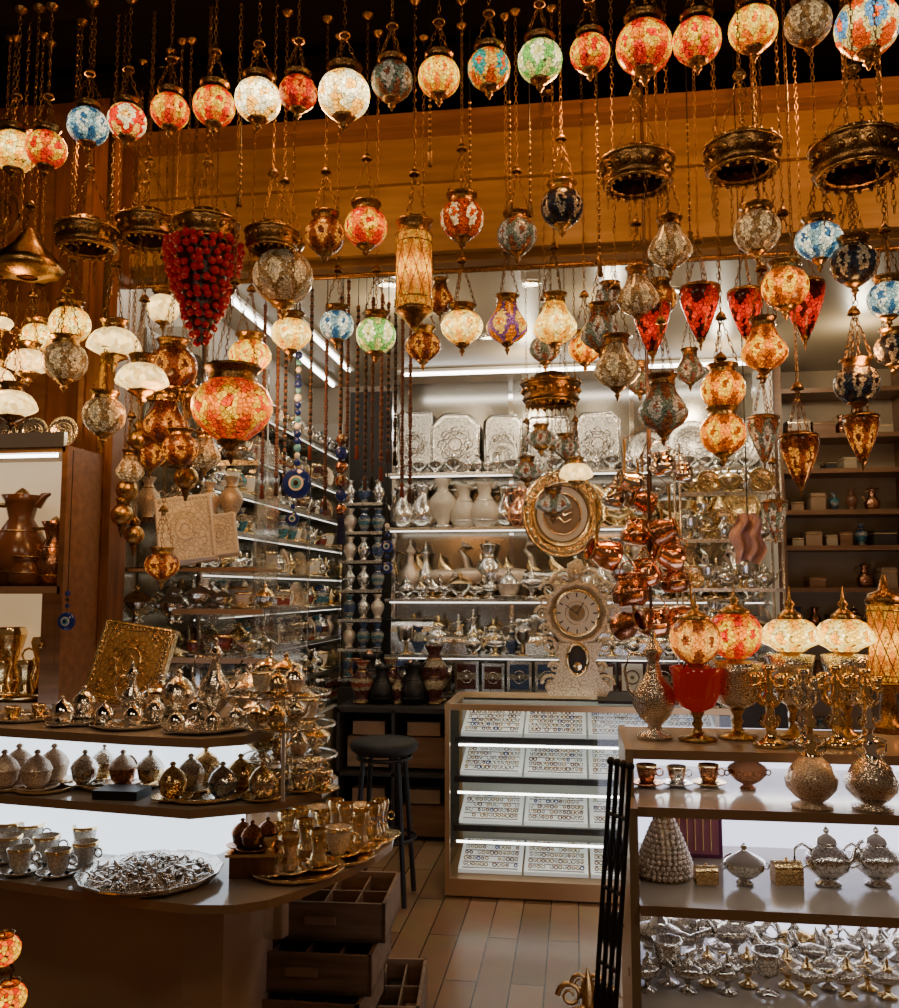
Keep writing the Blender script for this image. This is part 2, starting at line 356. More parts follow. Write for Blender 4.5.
@proto
def beadcone(m,A,B):
    n=13
    for i in range(n):
        z=.06+.78*i/n; r=.36*(1-.83*(i/n)**1.25)*(1 if i>1 else .95); k=max(6,int(2*pi*r/.07))
        for j in range(k):
            a=2*pi*(j+.5*(i%2))/k; m.ball((r*math.cos(a),r*math.sin(a),z),.038,A,6,4)
    m.lathe([(0,0),(.34,0),(.36,.04),(.32,.1),(.1,.8),(.06,.86),(.03,.9),(.06,.93),(.01,1)],B,16)
    m.tube([(0,0,.97),(.04,0,1.02),(0,0,1.06),(-.04,0,1.02),(0,0,.98)],.012,B,4)
@proto
def bottle(m,A,B):
    m.lathe([(0,0),(.22,0),(.23,.03),(.12,.06),(.18,.1),(.27,.19),(.29,.28),(.22,.4),(.11,.5)],A,18,flute=10,amp=.03)
    m.lathe([(.11,.5),(.06,.56),(.09,.6),(.045,.64),(.035,.76),(.07,.8),(.03,.84),(.045,.92),(.01,1)],B,12)
    m.tube([(.1,0,.5),(.17,0,.56),(.17,0,.66),(.05,0,.7)],.014,B,5); m.tube([(-.1,0,.5),(-.17,0,.56),(-.17,0,.66),(-.05,0,.7)],.014,B,5)
@proto
def cezve(m,A,B):
    m.lathe([(0,0),(.3,0),(.33,.05),(.3,.3),(.2,.5),(.24,.62),(.22,.6),(.18,.5),(.27,.3),(.28,.06),(0,.05)],A,18)
    m.ring((0,0,.61),.235,.015,B,n=18)
    m.tube([(.2,0,.52),(.5,0,.6),(.95,0,.75)],[.04,.03,.035],B,6); m.ring((1.0,0,.77),.05,.012,B,'y',8,4)
@proto
def copperpot(m,A,B):
    m.lathe([(0,0),(.25,0),(.38,.1),(.4,.3),(.3,.5),(.26,.56),(.34,.66),(.32,.66),(.24,.56),(.36,.3),(0,.05)],A,18)
    m.ring((0,0,.655),.335,.018,B,n=18); m.ring((0,0,.3),.4,.012,B,n=18)
    m.ring((.44,0,.35),.15,.025,B,'y',10,5)
    m.tube([(.3*math.cos(t),0,.62+.34*math.sin(t)) for t in [pi*i/8 for i in range(9)]],.018,B,5)
@proto
def jug(m,A,B):
    m.lathe([(0,0),(.2,0),(.22,.05),(.3,.15),(.32,.35),(.2,.55),(.12,.68),(.16,.85),(.2,.92),(.17,.9),(.1,.7)],A,16,flute=0)
    m.tube([(-.15,0,.82),(-.34,0,.82),(-.38,0,.6),(-.28,0,.42)],.03,B,6); m.lathe([(.1,.9),(.06,.96),(.01,1)],B,10)
    m.tube([(.14,0,.82),(.22,0,.92),(.28,0,.94)],[.06,.04,.015],A,6); m.ring((0,0,.55),.2,.012,B); m.ring((0,0,.15),.3,.012,B)
@proto
def trayp(m,A,B):
    m.lathe([(0,0),(.4,0),(.46,.03),(.5,.07),(.49,.075),(.44,.035),(.38,.012),(0,.012)],A,28,flute=14,amp=.015)
# ---------------------------------------------------------------- lamps
def crownrim(m,z,r,h,mat,n=12):
    m.lathe([(r*.86,z),(r*.9,z+h*.15),(r*.82,z+h*.3),(r*.9,z+h*.65),(r*1.02,z+h*.85),(r*1.05,z+h),(r*.95,z+h*.9)],mat,24,flute=n,amp=.03)
def hang(m,z0,r,apex,topz,mat):
    for k in range(3):
        a=2*pi*k/3+.4; m.chain((r*math.cos(a),r*math.sin(a),z0),(0,0,apex),mat)
    m.lathe([(.004,apex+.018),(.012,apex+.01),(.018,apex-.004),(.014,apex-.003)],mat,10)
    m.chain((0,0,apex+.012),(0,0,topz),mat)
    m.lathe([(.02,topz-.002),(.018,topz-.008),(.005,topz-.02)],DBRASS,12)
def globe_prof(r,k='globe'):
    if k=='globe': return [(.5,.8),(.6,.78),(.82,.6),(.97,.3),(1.0,.05),(.96,-.25),(.82,-.52),(.6,-.74),(.38,-.86)]
    if k=='oval': return [(.5,.72),(.62,.7),(.86,.5),(1.0,.2),(1.0,0),(.92,-.25),(.7,-.5),(.45,-.7),(.3,-.8)]
    if k=='tear': return [(.42,1.05),(.5,.9),(.62,.6),(.85,.25),(1.0,-.05),(.98,-.3),(.75,-.6),(.45,-.8),(.28,-.88)]
    if k=='tulip': return [(.92,1.35),(1.0,1.2),(.98,.9),(.86,.4),(.66,-.2),(.42,-.8),(.2,-1.25)]
    if k=='dome': return [(.34,.6),(.5,.58),(.72,.46),(.9,.22),(1.0,-.04),(1.0,-.14),(.86,-.22),(.6,-.34),(.44,-.46)]
def lamp(name,px,py,d,Y,mat,k='globe',topz=None,metal=None,ap=None,seg=22):
    p,s=at(px,py,Y); r=d*s/2; metal=metal or DBRASS
    if topz is None: topz=3.4 if Y<3.08 else 3.0
    if Y<3.08 and abs(Y-2.4)<.09 and topz==3.4: topz=3.28
    m=MB(); pr=globe_prof(r,k)
    m.lathe([(a*r,b*r) for a,b in pr],mat,seg,flute=(8 if k in('dome',) else 0),amp=.02)
    zt=pr[0][1]*r; rt=pr[0][0]*r; zb=pr[-1][1]*r; rb=pr[-1][0]*r
    if k=='tulip':
        m.ring((0,0,zt),rt,.006,metal); m.lathe([(rt,zt),(rt*.9,zt+.12*r),(rt*.6,zt+.25*r)],metal,20,flute=10,amp=.04); ch=zt+.25*r; cr=rt*.6
    else:
        crownrim(m,zt-.04*r,max(rt*1.35,.5*r),.42*r,metal); ch=zt+.36*r; cr=max(rt*1.35,.5*r)
        m.lathe([(rt*1.1,zt+.1*r),(rt*.2,zt+.02*r)],BLACK,12)
    m.lathe([(rb*1.12,zb+.08*r),(rb*1.2,zb),(rb*.8,zb-.12*r),(rb*.45,zb-.2*r),(rb*.3,zb-.27*r),(rb*.5,zb-.34*r),(rb*.25,zb-.42*r),(.002,zb-.58*r)],metal,14,flute=8,amp=.05)
    apex=ch+(ap if ap else max(.12,2.2*r))
    tl=topz-p.z
    if apex>tl-.05: apex=max(ch+.03,tl-.05)
    hang(m,ch,cr,apex,tl,CHAIN)
    return m.obj(name,p,rz=U(0,6))
# palettes
O=(1,.2,0); Yl=(1,.5,.01); Rd=(.85,.02,0)
MO={
'orange':mosaic('mosaic_orange',Yl,O,Rd,1.7),
'orange2':mosaic('mosaic_orange_flower',(1,.45,.01),(1,.14,0),(.75,.02,0),1.5,65,5),
'yellow':mosaic('mosaic_yellow',(1,.62,.05),(1,.42,0),(.9,.14,0),2.1,90,8),
'cream':mosaic('mosaic_cream',(1,.7,.18),(1,.55,.06),(1,.34,.01),2.9,70,6),
'white':mosaic('mosaic_white',(1,.8,.4),(1,.7,.25),(1,.4,.03),4.2,55,5,40),
'whitered':mosaic('mosaic_white_red',(1,.72,.3),(.8,.02,0),(1,.42,.05),1.8,75,4),
'whiteblue':mosaic('mosaic_white_blue',(.95,.9,.62),(.3,.44,.4),(.04,.12,.2),1.2,80,6),
'red':mosaic('mosaic_red',(1,.16,0),Rd,(.3,.008,.0),1.1,85,6),
'redstar':mosaic('mosaic_dark_red_star',(1,.62,.24),(.35,.03,0),(.6,.06,0),.9,90,7),
'green':mosaic('mosaic_green',(1,.88,.36),(.2,.48,.07),(.8,.66,.14),1.8,80,6),
'teal':mosaic('mosaic_teal_red',(.06,.36,.25),(1,.45,.04),(.9,.1,0),1.2,85,5),
'multi':mosaic('mosaic_multi',(.12,.28,.42),(1,.7,.2),(.95,.1,0),2.0,85,5),
'dim':mosaic('mosaic_dim_beige',(.8,.52,.22),(.3,.15,.045),(.5,.33,.16),.45,95,7),
'dimg':mosaic('mosaic_dim_grey',(.6,.5,.35),(.2,.22,.14),(.3,.1,.04),.28,95,6),
'dark':mosaic('mosaic_dark_navy',(.5,.38,.22),(.03,.035,.05),(.03,.02,.02),.15,90,7),
'brown':mosaic('mosaic_dark_brown',(.9,.3,.03),(.3,.055,.008),(.14,.025,.006),.7,95,6),
'purple':mosaic('mosaic_purple',(1,.5,.06),(.25,.08,.16),(.9,.2,0),1.3,85,5),
'opal':mosaic('opal_glass_lit',(1,.68,.25),(1,.62,.19),(1,.57,.15),2.3,40,8,30,dark=.8),
'bigor':mosaic('mosaic_big_orange',(1,.45,.01),(1,.19,0),(.9,.06,0),1.8,52,7,34),
'redtu':mosaic('mosaic_red_tulip',(.95,.03,0),(.6,.01,0),(.06,.003,0),.95,60,4,30),
'amberl':mosaic('mosaic_amber',(1,.47,.01),(1,.22,0),(.38,.06,0),1.7,80,6,60),
}
G='mosaic_hanging_lamp'
TOP=[(14,152,44,'cream'),(46,150,40,'orange2'),(88,127,40,'whiteblue'),(127,122,38,'whitered'),(170,112,38,'orange2'),(214,107,42,'orange'),(258,101,46,'white'),(298,94,38,'red'),(344,96,52,'white'),(392,82,42,'dimg'),(439,78,42,'yellow'),(489,70,43,'teal'),(540,62,45,'green'),(590,54,40,'orange2'),(644,48,56,'orange'),(697,42,48,'orange'),(753,30,48,'yellow'),(808,24,46,'dim'),(867,28,62,'multi')]
for px,py,d,mk in TOP: lamp(G,px,py,d,2.4,MO[mk],ap=.1)
L2=[(325,236,40,2.75,'brown','globe'),(366,228,43,2.75,'orange2','globe'),(462,220,44,2.72,'redstar','globe'),(517,236,40,2.8,'dimg','globe'),(562,208,43,2.7,'dark','globe'),
(283,278,60,2.7,'dim','globe'),(337,326,34,2.85,'whiteblue','globe'),(376,336,40,2.85,'green','globe'),(462,328,42,2.85,'cream','oval'),(507,325,42,2.82,'purple','tear'),(555,325,44,2.8,'cream','tear'),(291,335,40,2.85,'cream','oval'),(423,347,36,2.9,'brown','oval'),(545,350,32,3.0,'dimg','oval'),(585,350,34,3.0,'amberl','oval'),(163,309,32,2.85,'opal','globe'),(173,368,48,2.8,'brown','globe'),(250,357,42,2.9,'yellow','oval'),
(70,325,40,2.65,'cream','globe'),(38,338,34,2.75,'cream','oval'),(114,345,52,2.6,'opal','dome'),(142,380,52,2.6,'opal','dome'),(29,364,44,2.7,'opal','dome'),(12,406,48,2.5,'opal','dome'),(-6,380,40,2.7,'opal','dome'),(65,362,44,2.5,'dim','globe'),(104,416,42,2.55,'dim','globe'),(2,325,24,2.7,'opal','dome'),
(232,410,80,2.5,'bigor','oval'),(165,425,46,2.9,'brown','tear'),(180,450,36,2.8,'brown','globe'),(150,455,34,2.95,'brown','oval'),(205,455,32,2.9,'dim','tear'),(130,470,28,2.9,'dim','tear'),(162,566,34,3.0,'brown','oval'),
(670,248,44,2.55,'dim','tear'),(757,232,46,2.45,'dim','globe'),(819,242,46,2.45,'whiteblue','oval'),(854,264,46,2.4,'dark','globe'),(785,288,46,2.5,'amberl','globe'),(764,350,46,2.5,'amberl','tear'),(638,297,42,2.7,'dim','tear'),(600,332,40,2.75,'dimg','tear'),(617,368,46,2.6,'dim','tear'),(663,410,50,2.6,'dimg','tear'),(723,390,44,2.6,'amberl','globe'),(723,434,46,2.6,'amberl','globe'),(888,300,40,2.3,'whiteblue','globe'),(857,385,44,2.45,'dark','globe'),(893,350,36,2.4,'dark','globe'),
(652,330,38,2.75,'redtu','tulip'),(700,315,40,2.7,'redtu','tulip'),(746,316,36,2.75,'redtu','tulip'),(804,312,42,2.7,'redtu','tulip'),(800,462,38,2.5,'brown','tulip'),(862,440,34,2.45,'brown','tulip'),(764,440,32,2.9,'dimg','tulip'),(775,520,26,3.0,'dimg','tulip'),
(541,440,32,3.6,'dimg','dome'),(527,472,32,3.7,'dimg','dome'),(553,505,36,3.7,'dimg','dome'),(566,448,26,3.8,'dimg','oval'),(576,474,34,3.5,'opal','dome'),(660,300,34,3.4,'brown','globe'),(440,300,30,3.5,'brown','tear'),(610,300,30,3.5,'dimg','globe'),(690,370,30,3.3,'dimg','tear'),(640,380,30,3.3,'dimg','globe')]
for px,py,d,Y,mk,k in L2: lamp(G if k!='dome' else 'opal_glass_hanging_lamp',px,py,d,Y,MO[mk],k,metal=(DBRASS if R_()<.5 else BRASS))
# cylinder lamp
p,s=at(414,272,2.7)
m=MB(); r=18*s; h=76*s
CYL=mosaic('pierced_cylinder_glow',(1,.44,.03),(1,.35,.02),(.9,.22,.01),2.4,120,10,60,dark=.02)
m.lathe([(r*.9,-h/2),(r,-h/2+.01),(r,h/2-.01),(r*.9,h/2)],CYL,20)
for i in (0,1,7,8): m.ring((0,0,-h/2+h*i/8),r,.003,BRASS,n=20,seg=4)
for k in range(10):
    a=2*pi*k/10; m.tube([(r*1.01*math.cos(a+t*.16),r*1.01*math.sin(a+t*.16),-h/2+h*t/8) for t in range(9)],.0014,BRASS,3); m.tube([(r*1.01*math.cos(a-t*.16),r*1.01*math.sin(a-t*.16),-h/2+h*t/8) for t in range(9)],.0014,BRASS,3)
crownrim(m,h/2-.005,r,.05,DBRASS); m.lathe([(r,-h/2),(r*1.08,-h/2-.01),(r*.6,-h/2-.03),(.01,-h/2-.06)],DBRASS,16)
hang(m,h/2+.04,r*.8,h/2+.2,3.4-p.z,CHAIN); m.obj('pierced_cylinder_hanging_lamp',p)
# brass crown chandeliers
def crown(px,py,w,Y,mat=None,arms=0):
    mat=mat or DBRASS
    p,s=at(px,py,Y); r=w*s/2; m=MB()
    m.lathe([(r*.66,-.34*r),(r*.84,-.4*r),(r*.95,-.26*r),(r*.88,-.14*r),(r*.92,.14*r),(r*1.0,.26*r),(r*.86,.36*r),(r*.62,.4*r),(r*.5,.6*r),(r*.3,.66*r),(r*.1,.68*r)],mat,32,flute=16,amp=.03)
    n=20
    for k in range(n):
        a=2*pi*k/n; c,s_=math.cos(a),math.sin(a)
        m.ball((r*.94*c,r*.94*s_,0),.08*r,BRASS,6,4); m.ball((r*.8*c,r*.8*s_,-.46*r),.06*r,BRASS,5,4)
        m.ball((r*.98*c,r*.98*s_,.32*r),.05*r,BRASS,5,4)
    m.ring((0,0,-.38*r),r*.84,.05*r,BRASS,n=24); m.ring((0,0,.26*r),r,.04*r,BRASS,n=24); m.ring((0,0,.4*r),r*.64,.04*r,BRASS,n=24)
    tz=(3.28 if abs(Y-2.4)<.09 else 3.4)-p.z; ap=min(.3*r+.19,tz-.05)
    hang(m,.36*r,r*.8,ap,tz,CHAIN)
    m.ball((0,0,ap),.014,BRASS)
    for k in range(4):
        a=2*pi*k/4+.2; m.chain((r*.8*math.cos(a),r*.8*math.sin(a),-.4*r),(r*.8*math.cos(a),r*.8*math.sin(a),-.4*r-U(.06,.14)),CHAIN)
    m.obj('brass_crown_chandelier',p)
for a in [(637,172,74,2.35),(742,158,76,2.25),(857,158,90,2.15),(87,238,62,2.5),(148,230,62,2.6),(272,240,54,2.6),(206,232,66,2.55),(551,392,60,3.3)]: crown(*a)
p,s=at(28,258,2.4); m=MB(); m.lathe([(.01,.09),(.03,.06),(.04,.04),(.09,-.01),(.1,-.03),(.09,-.045),(.03,-.06)],BRASS,24,flute=12,amp=.04); hang(m,.05,.035,.16,3.28-p.z,CHAIN); m.obj('brass_bell_pendant',p)
# red bead grape cluster
p,s=at(203,288,2.55); m=MB()
RB=plain('red_glass_bead',(.3,.001,.004),.06,0,.05,(1,.01,.01)); RB2=plain('deep_red_core',(.03,.001,.001),.4)
for i in range(13):
    z=.13-.26*i/12*1.15; r=.108*(1-(i/12.6)**1.6)+.004; n=max(1,int(2*pi*r/.027))
    for k in range(n):
        a=2*pi*(k+.5*(i%2))/n+U(-.05,.05); m.ball((r*math.cos(a)+U(-.004,.004),r*math.sin(a)+U(-.004,.004),z+U(-.006,.006)),U(.0095,.0135),RB,9,6)
    if i<12: m.lathe([(r*.72,z),(r*.68,z-.03)],RB2,12)
m.chain((0,0,.1),(0,0,3.4-p.z),CHAIN); m.obj('red_bead_grape_chandelier',p)
# small ball lantern cluster
m=MB(); base,s=at(130,470,2.95)
for (x,y,d) in [(186,478,24),(212,400,24),(127,490,22),(122,515,22),(134,535,20),(190,395,24),(140,440,22)]:
    q,_=at(x,y,2.95+U(-.06,.04)); q-=base; m.ball(q,d*s/2,BRASS,14,8); m.lathe([(d*s*.2,0),(d*s*.3,.02),(d*s*.12,.035)],DBRASS,10,(q.x,q.y,q.z+d*s*.42)); m.lathe([(d*s*.2,0),(.003,-.04)],DBRASS,8,(q.x,q.y,q.z-d*s*.48)); m.chain((q.x,q.y,q.z+d*s*.5),(q.x,q.y,3.4-base.z),CHAIN)
m.obj('brass_ball_lantern_cluster',base)
# ---------------------------------------------------------------- bead strings / straps
m=MB(); m.lathe([(.01,-1.7),(.01,1.7)],DBRASS,8,ax='x')
for x in(-1.5,-.5,.5,1.5): m.tube([(x,0,0),(x,.02,.06)],.006,DBRASS,6)
m.obj('brass_hanging_rail',(.0,3.08,2.63))
def beadstring(name,px,y0,y1,Y,mat,r=.008,step=.03,tops=None,end=None):
    p,s=at(px,y0,Y); q,_=at(px,y1,Y); top=tops or (3.4 if Y<3.05 else (2.63 if Y<3.12 else 3.0)); m=MB(); L_=top-q.z
    m.tube([(0,0,0),(0,0,L_)],.0018,BLACK,4); n=int((p.z-q.z)/step)
    for i in range(n): m.ball((0,0,.02+i*step),r*U(.8,1.2),mat[i%len(mat)],8,5)
    if end: end(m)
    m.obj(name,(q.x,q.y,q.z))
NB=plain('nazar_blue_glass',(.01,.03,.25),.08); NW=plain('nazar_white_glass',(.7,.72,.74),.1); NL=plain('nazar_light_blue',(.1,.35,.6),.1)
def nazar(R):
    def f(m):
        m.lathe([(0,-.008),(R*.9,-.008),(R,0),(R*.9,.008),(0,.008)],NB,24,(0,0,-R),ax='y')
        m.lathe([(0,-.0105),(R*.5,-.0095)],NW,20,(0,0,-R),ax='y'); m.lathe([(0,-.0125),(R*.36,-.0115)],NL,20,(0,0,-R),ax='y'); m.lathe([(0,-.0145),(R*.18,-.0135)],BLACK,16,(0,0,-R),ax='y')
    return f
def tassel(mat,k=1):
    def f(m): m.lathe([(.004*k,0),(.009*k,-.008),(.006*k,-.015),(.009*k,-.05*k),(.006*k,-.052*k)],mat,12)
    return f
TB=plain('tassel_navy',(.015,.02,.07),.8); TR=plain('tassel_maroon',(.12,.02,.012),.8)
beadstring('nazar_charm_string',297,350,468,3.08,[NB,NW,NL,NB],.013,.026,end=nazar(.055))
beadstring('nazar_charm_string',293,500,512,3.1,[NB,NW],.009,.03,end=nazar(.024))
beadstring('nazar_charm_string',387,520,540,3.1,[NB,NW],.008,.03,end=nazar(.022))
beadstring('nazar_charm_string',387,545,562,3.1,[NB,NW],.008,.03,end=nazar(.02))
beadstring('nazar_charm_string',341,430,515,3.08,[DCOPPER,NB,REDC],.022,.05,end=tassel(TB,2))
beadstring('nazar_charm_string',67,590,612,2.74,[NB,BLACK],.008,.02,tops=1.96,end=nazar(.03))
STR=[plain('leather_brown',(.06,.025,.012),.5),plain('leather_maroon',(.07,.018,.01),.5),plain('dark_wood_bead',(.12,.05,.02),.35),BLACK]
for i,px in enumerate([262,276,284,310,325,347,357,365,372,381,388,395,402,410,340]):
    beadstring('bead_strap',px,U(280,320),U(440,500),3.08+.01*(i%3),[STR[i%4],STR[(i+1)%4]],.0075,.012,end=tassel([TR,STR[0],BLACK][i%3]))
for px,y0,y1,Y in [(430,60,150,2.6),(470,100,200,2.7),(510,100,200,2.7),(600,120,260,2.7),(690,120,230,2.6),(530,120,200,2.6),(240,140,190,2.5),(110,150,280,2.7)]:
    beadstring('bead_strap',px,y0,y1,Y,[BRASS],.005,.02,end=tassel(DBRASS))
# ---------------------------------------------------------------- copper pots cluster
def cluster(name,cx,Y,items,cord_top=3.0):
    base,s=at(cx,560,Y); m=MB(); zz=-9; zl_=9
    for kind,pr,px,py,h,rz in items:
        q,_=at(px,py,Y+U(-.08,.08)); q-=base; zz=max(zz,q.z); zl_=min(zl_,q.z); hs=h*s
        if kind=='c':   # long handle points up, hung by the ring in the handle end
            m.inst(pr,(q.x,q.y,q.z),hs,rz,0,-1.25); e=Matrix.Rotation(rz,3,'Z')@Vector((math.cos(1.25)*1.0*hs-.73*math.sin(1.25)*hs,0,math.sin(1.25)*hs+.73*math.cos(1.25)*hs)); t=q+e
        else: m.inst(pr,(q.x,q.y,q.z),hs,rz,0,U(-.3,.3)); t=q+Vector((0,0,.93*hs))
        m.tube([t,(0,0,t.z+.06)],.0018,STR[0],4)
    m.tube([(0,0,zl_+.05),(0,0,zz+.2)],.006,STR[0],6); m.tube([(0,0,zz+.2),(0,0,cord_top-base.z)],.003,STR[0],5)
    m.obj(name,base)
CP=copperpot(COPPER,SGOLD); CC=cezve(COPPER,BRASS); CD=cezve(DCOPPER,BRASS)
cluster('hanging_copper_pots',650,2.95,[('c',CC,616,558,48,.4),('p',CP,634,545,38,.5),('p',CP,664,556,40,-.6),('c',CD,652,535,42,2.9),('p',copperpot(DCOPPER,COPPER),632,606,46,2.2),('c',CC,680,560,44,.3),('p',CP,657,636,42,.2),('c',CD,618,628,44,2.5),('p',CP,648,585,38,1),('c',CC,672,622,46,3.0),('p',copperpot(DCOPPER,SGOLD),676,592,38,0)],3.4)
SP=copperpot(SSILVER,SSILVER); SC=cezve(SSILVER,BRASS)
cluster('hanging_silver_pots',652,3.02,[('c',SC,640,486,40,.4),('p',SP,666,475,36,.4),('c',SC,628,500,38,2.8),('p',copperpot(SSILVER,COPPER),612,508,30,.1),('c',CD,654,505,38,.2),('p',SP,684,482,30,1.2)],3.4)
# ---------------------------------------------------------------- back wall shelving
def row(m,items,x0,x1,y,z,hmin,hmax,gap=1.0,rz=None):
    x=x0
    while x<x1:
        pr,wf=random.choice(items); h=U(hmin,hmax); w=wf*h*gap
        if x+w>x1+.02: break
        m.inst(pr,(x+w/2,y+U(-.02,.02),z),h,(rz if rz is not None else U(-.5,.5))); x+=w
EDGE=engraved('pierced_shelf_trim',(.7,.66,.58),(.12,.1,.08),.3,60)
MIRR=plain('mirror_back',(.34,.31,.26),.18,1)
m=MB(); Z=[2.30,1.92,1.43,1.05,.80]
for z in Z: m.box((-.03,6.26,z),(2.56,.26,.012),GLASS); m.box((-.03,6.12,z),(2.56,.01,.022),EDGE); m.lathe([(.005,-1.25),(.005,1.25)],SLED,6,(-.03,6.14,z-.014),ax='x')
for x in (-1.3,-.45,.4,1.24): m.box((x,6.37,1.5),(.03,.03,3.0),SSILVER)
m.box((-.03,6.385,1.5),(2.56,.012,3.0),MIRR)
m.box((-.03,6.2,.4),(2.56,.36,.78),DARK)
m.obj('back_display_shelving')
FIL=engraved('silver_filigree_panel',(.8,.76,.68),(.14,.12,.1),.35,55,metal=.7)
m=MB()
def panel(m,x,z,w,h,mat,fr,y=6.28,chamfer=0):
    c=chamfer
    pts=[(-w/2+c,-h/2),(w/2-c,-h/2),(w/2,-h/2+c),(w/2,h/2-c),(w/2-c,h/2),(-w/2+c,h/2),(-w/2,h/2-c),(-w/2,-h/2+c)]
    def poly(k,y0,mt):
        vs=[(x+a*k,y0,z+h/2+b_*k) for a,b_ in pts]; m.add(vs,[tuple(range(8))],mt,False)
    poly(1,y,fr); poly(.88,y-.008,mat)
    m.tube([(x+a,y-.005,z+h/2+b_) for a,b_ in pts],.01,fr,5,True)
    m.ring((x,y-.015,z+h/2),w*.28,.007,fr,'y',20); m.ring((x,y-.015,z+h/2),w*.14,.007,fr,'y',16)
    for k in range(8): m.ring((x+w*.28*math.cos(k*pi/4),y-.012,z+h/2+w*.28*math.sin(k*pi/4)),w*.09,.005,fr,'y',10,4)
panel(m,-1.13,2.31,.24,.46,FIL,SILVER,chamfer=.01); panel(m,-.84,2.31,.34,.44,FIL,SILVER,chamfer=.08); panel(m,-.5,2.31,.26,.42,FIL,SILVER,chamfer=.04); panel(m,-.18,2.31,.28,.4,FIL,SILVER,chamfer=.02); panel(m,.16,2.31,.3,.42,FIL,SILVER,chamfer=.05)
m.inst(plate(FIL,SILVER),(-.5,6.2,2.31),.22)
for x in (.5,.8,1.1): m.inst(plate(FIL,SSILVER),(x,6.28,2.31),U(.28,.36))
row(m,[(bowl(SILVER,SSILVER),1.1),(vase(SILVER,SSILVER),.6),(teapot(SILVER,SSILVER),1.1)],-1.26,1.2,6.17,2.31,.1,.15,.9)
m.obj('silver_tray_display')
m=MB(); row(m,[(ewer(SILVER,SSILVER),.62),(vase(PORC,SSILVER),.62),(jug(PORC,SSILVER),.62),(jug(SILVER,SSILVER),.62)],-1.28,0,6.24,1.93,.3,.35,.7,0);m.inst(jug(COPPER,COPPER),(-.38,6.15,1.93),.28); m.obj('pitcher_row')
m=MB(); row(m,[(plate(GOLD,SGOLD),.9),(bowl(GOLD,SILVER),1.1),(teapot(GOLD,SGOLD),1.1),(ewer(GOLD,SGOLD),.6),(swan(SILVER,GOLD),.8)],.0,1.22,6.24,1.93,.24,.34,.7,0); row(m,[(plate(GOLD,SGOLD),.9),(ewer(SILVER,SGOLD),.6),(swan(SILVER,GOLD),.8)],.0,1.22,6.3,1.93,.24,.34,.8,0); m.obj('gold_ornament_row')
m=MB(); row(m,[(swan(SILVER,SGOLD),.85),(swan(ROSE,SGOLD),.85),(ewer(ROSE,GOLD),.55),(ewer(SILVER,GOLD),.55),(vase(SILVER,GOLD),.6)],-1.22,1.2,6.27,1.44,.36,.44,.5,0); m.obj('tall_swan_row')
m=MB(); row(m,[(swan(SILVER,SSILVER),.85),(swan(SILVER,GOLD),.85),(teapot(SILVER,SSILVER),1.1),(genie(SILVER,SILVER),1.3),(bowl(SILVER,GOLD),1.1),(domecup(ROSE,SILVER),1)],-1.22,1.22,6.17,1.44,.16,.24,.6,0); m.obj('silver_genie_lamp_row')
TK=[(teapot(SILVER,SSILVER),1.2),(ewer(SSILVER,SILVER),.6),(genie(SILVER,GOLD),1.3),(goblet(SILVER,GOLD),.7),(chest(SILVER,GOLD),1.0),(teapot(SILVER,SGOLD),1.1),(vase(TURQ,SILVER),.6)]
m=MB(); row(m,TK,-1.22,1.2,6.25,1.06,.24,.31,.6,0); row(m,TK,-1.22,1.22,6.17,1.06,.14,.2,.7,0); m.obj('silver_teapot_row')
m=MB(); row(m,[(framebox(REDC,SILVER),.95),(framebox(TURQ,SILVER),.95),(framebox(WHITE,REDC),.95),(chest(SILVER,GOLD),1.1)],-1.28,1.22,6.2,.81,.19,.23,.95,0); m.obj('jewellery_box_row')
# free-standing island display (right of the clock)
m=MB(); 
for z in (1.2,1.5,1.78,2.05):
    m.box((.88,5.45,z),(.56,.3,.01),GLASS); m.box((.88,5.3,z),(.56,.01,.02),EDGE)
for x in(.6,1.16):
    for y in(5.31,5.59): m.lathe([(.008,0),(.008,2.35)],SSILVER,8,(x,y,0))
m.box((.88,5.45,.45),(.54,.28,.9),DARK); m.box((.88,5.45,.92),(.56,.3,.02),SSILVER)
m.obj('glass_island_shelf')
GK=[(plate(GOLD,SGOLD),.9),(teapot(SILVER,SSILVER),1.1),(bowl(GOLD,SGOLD),1.1),(swan(ROSE,GOLD),.85),(goblet(SILVER,GOLD),.7),(genie(GOLD,SGOLD),1.2),(vase(SILVER,SGOLD),.6)]
m=MB()
for z in(.93,1.205,1.505,1.785,2.055):
    row(m,GK,.62,1.16,5.5,z,.18,.24,.7,0); row(m,GK,.62,1.16,5.38,z,.12,.16,.75,0)
m.obj('gold_giftware_display')
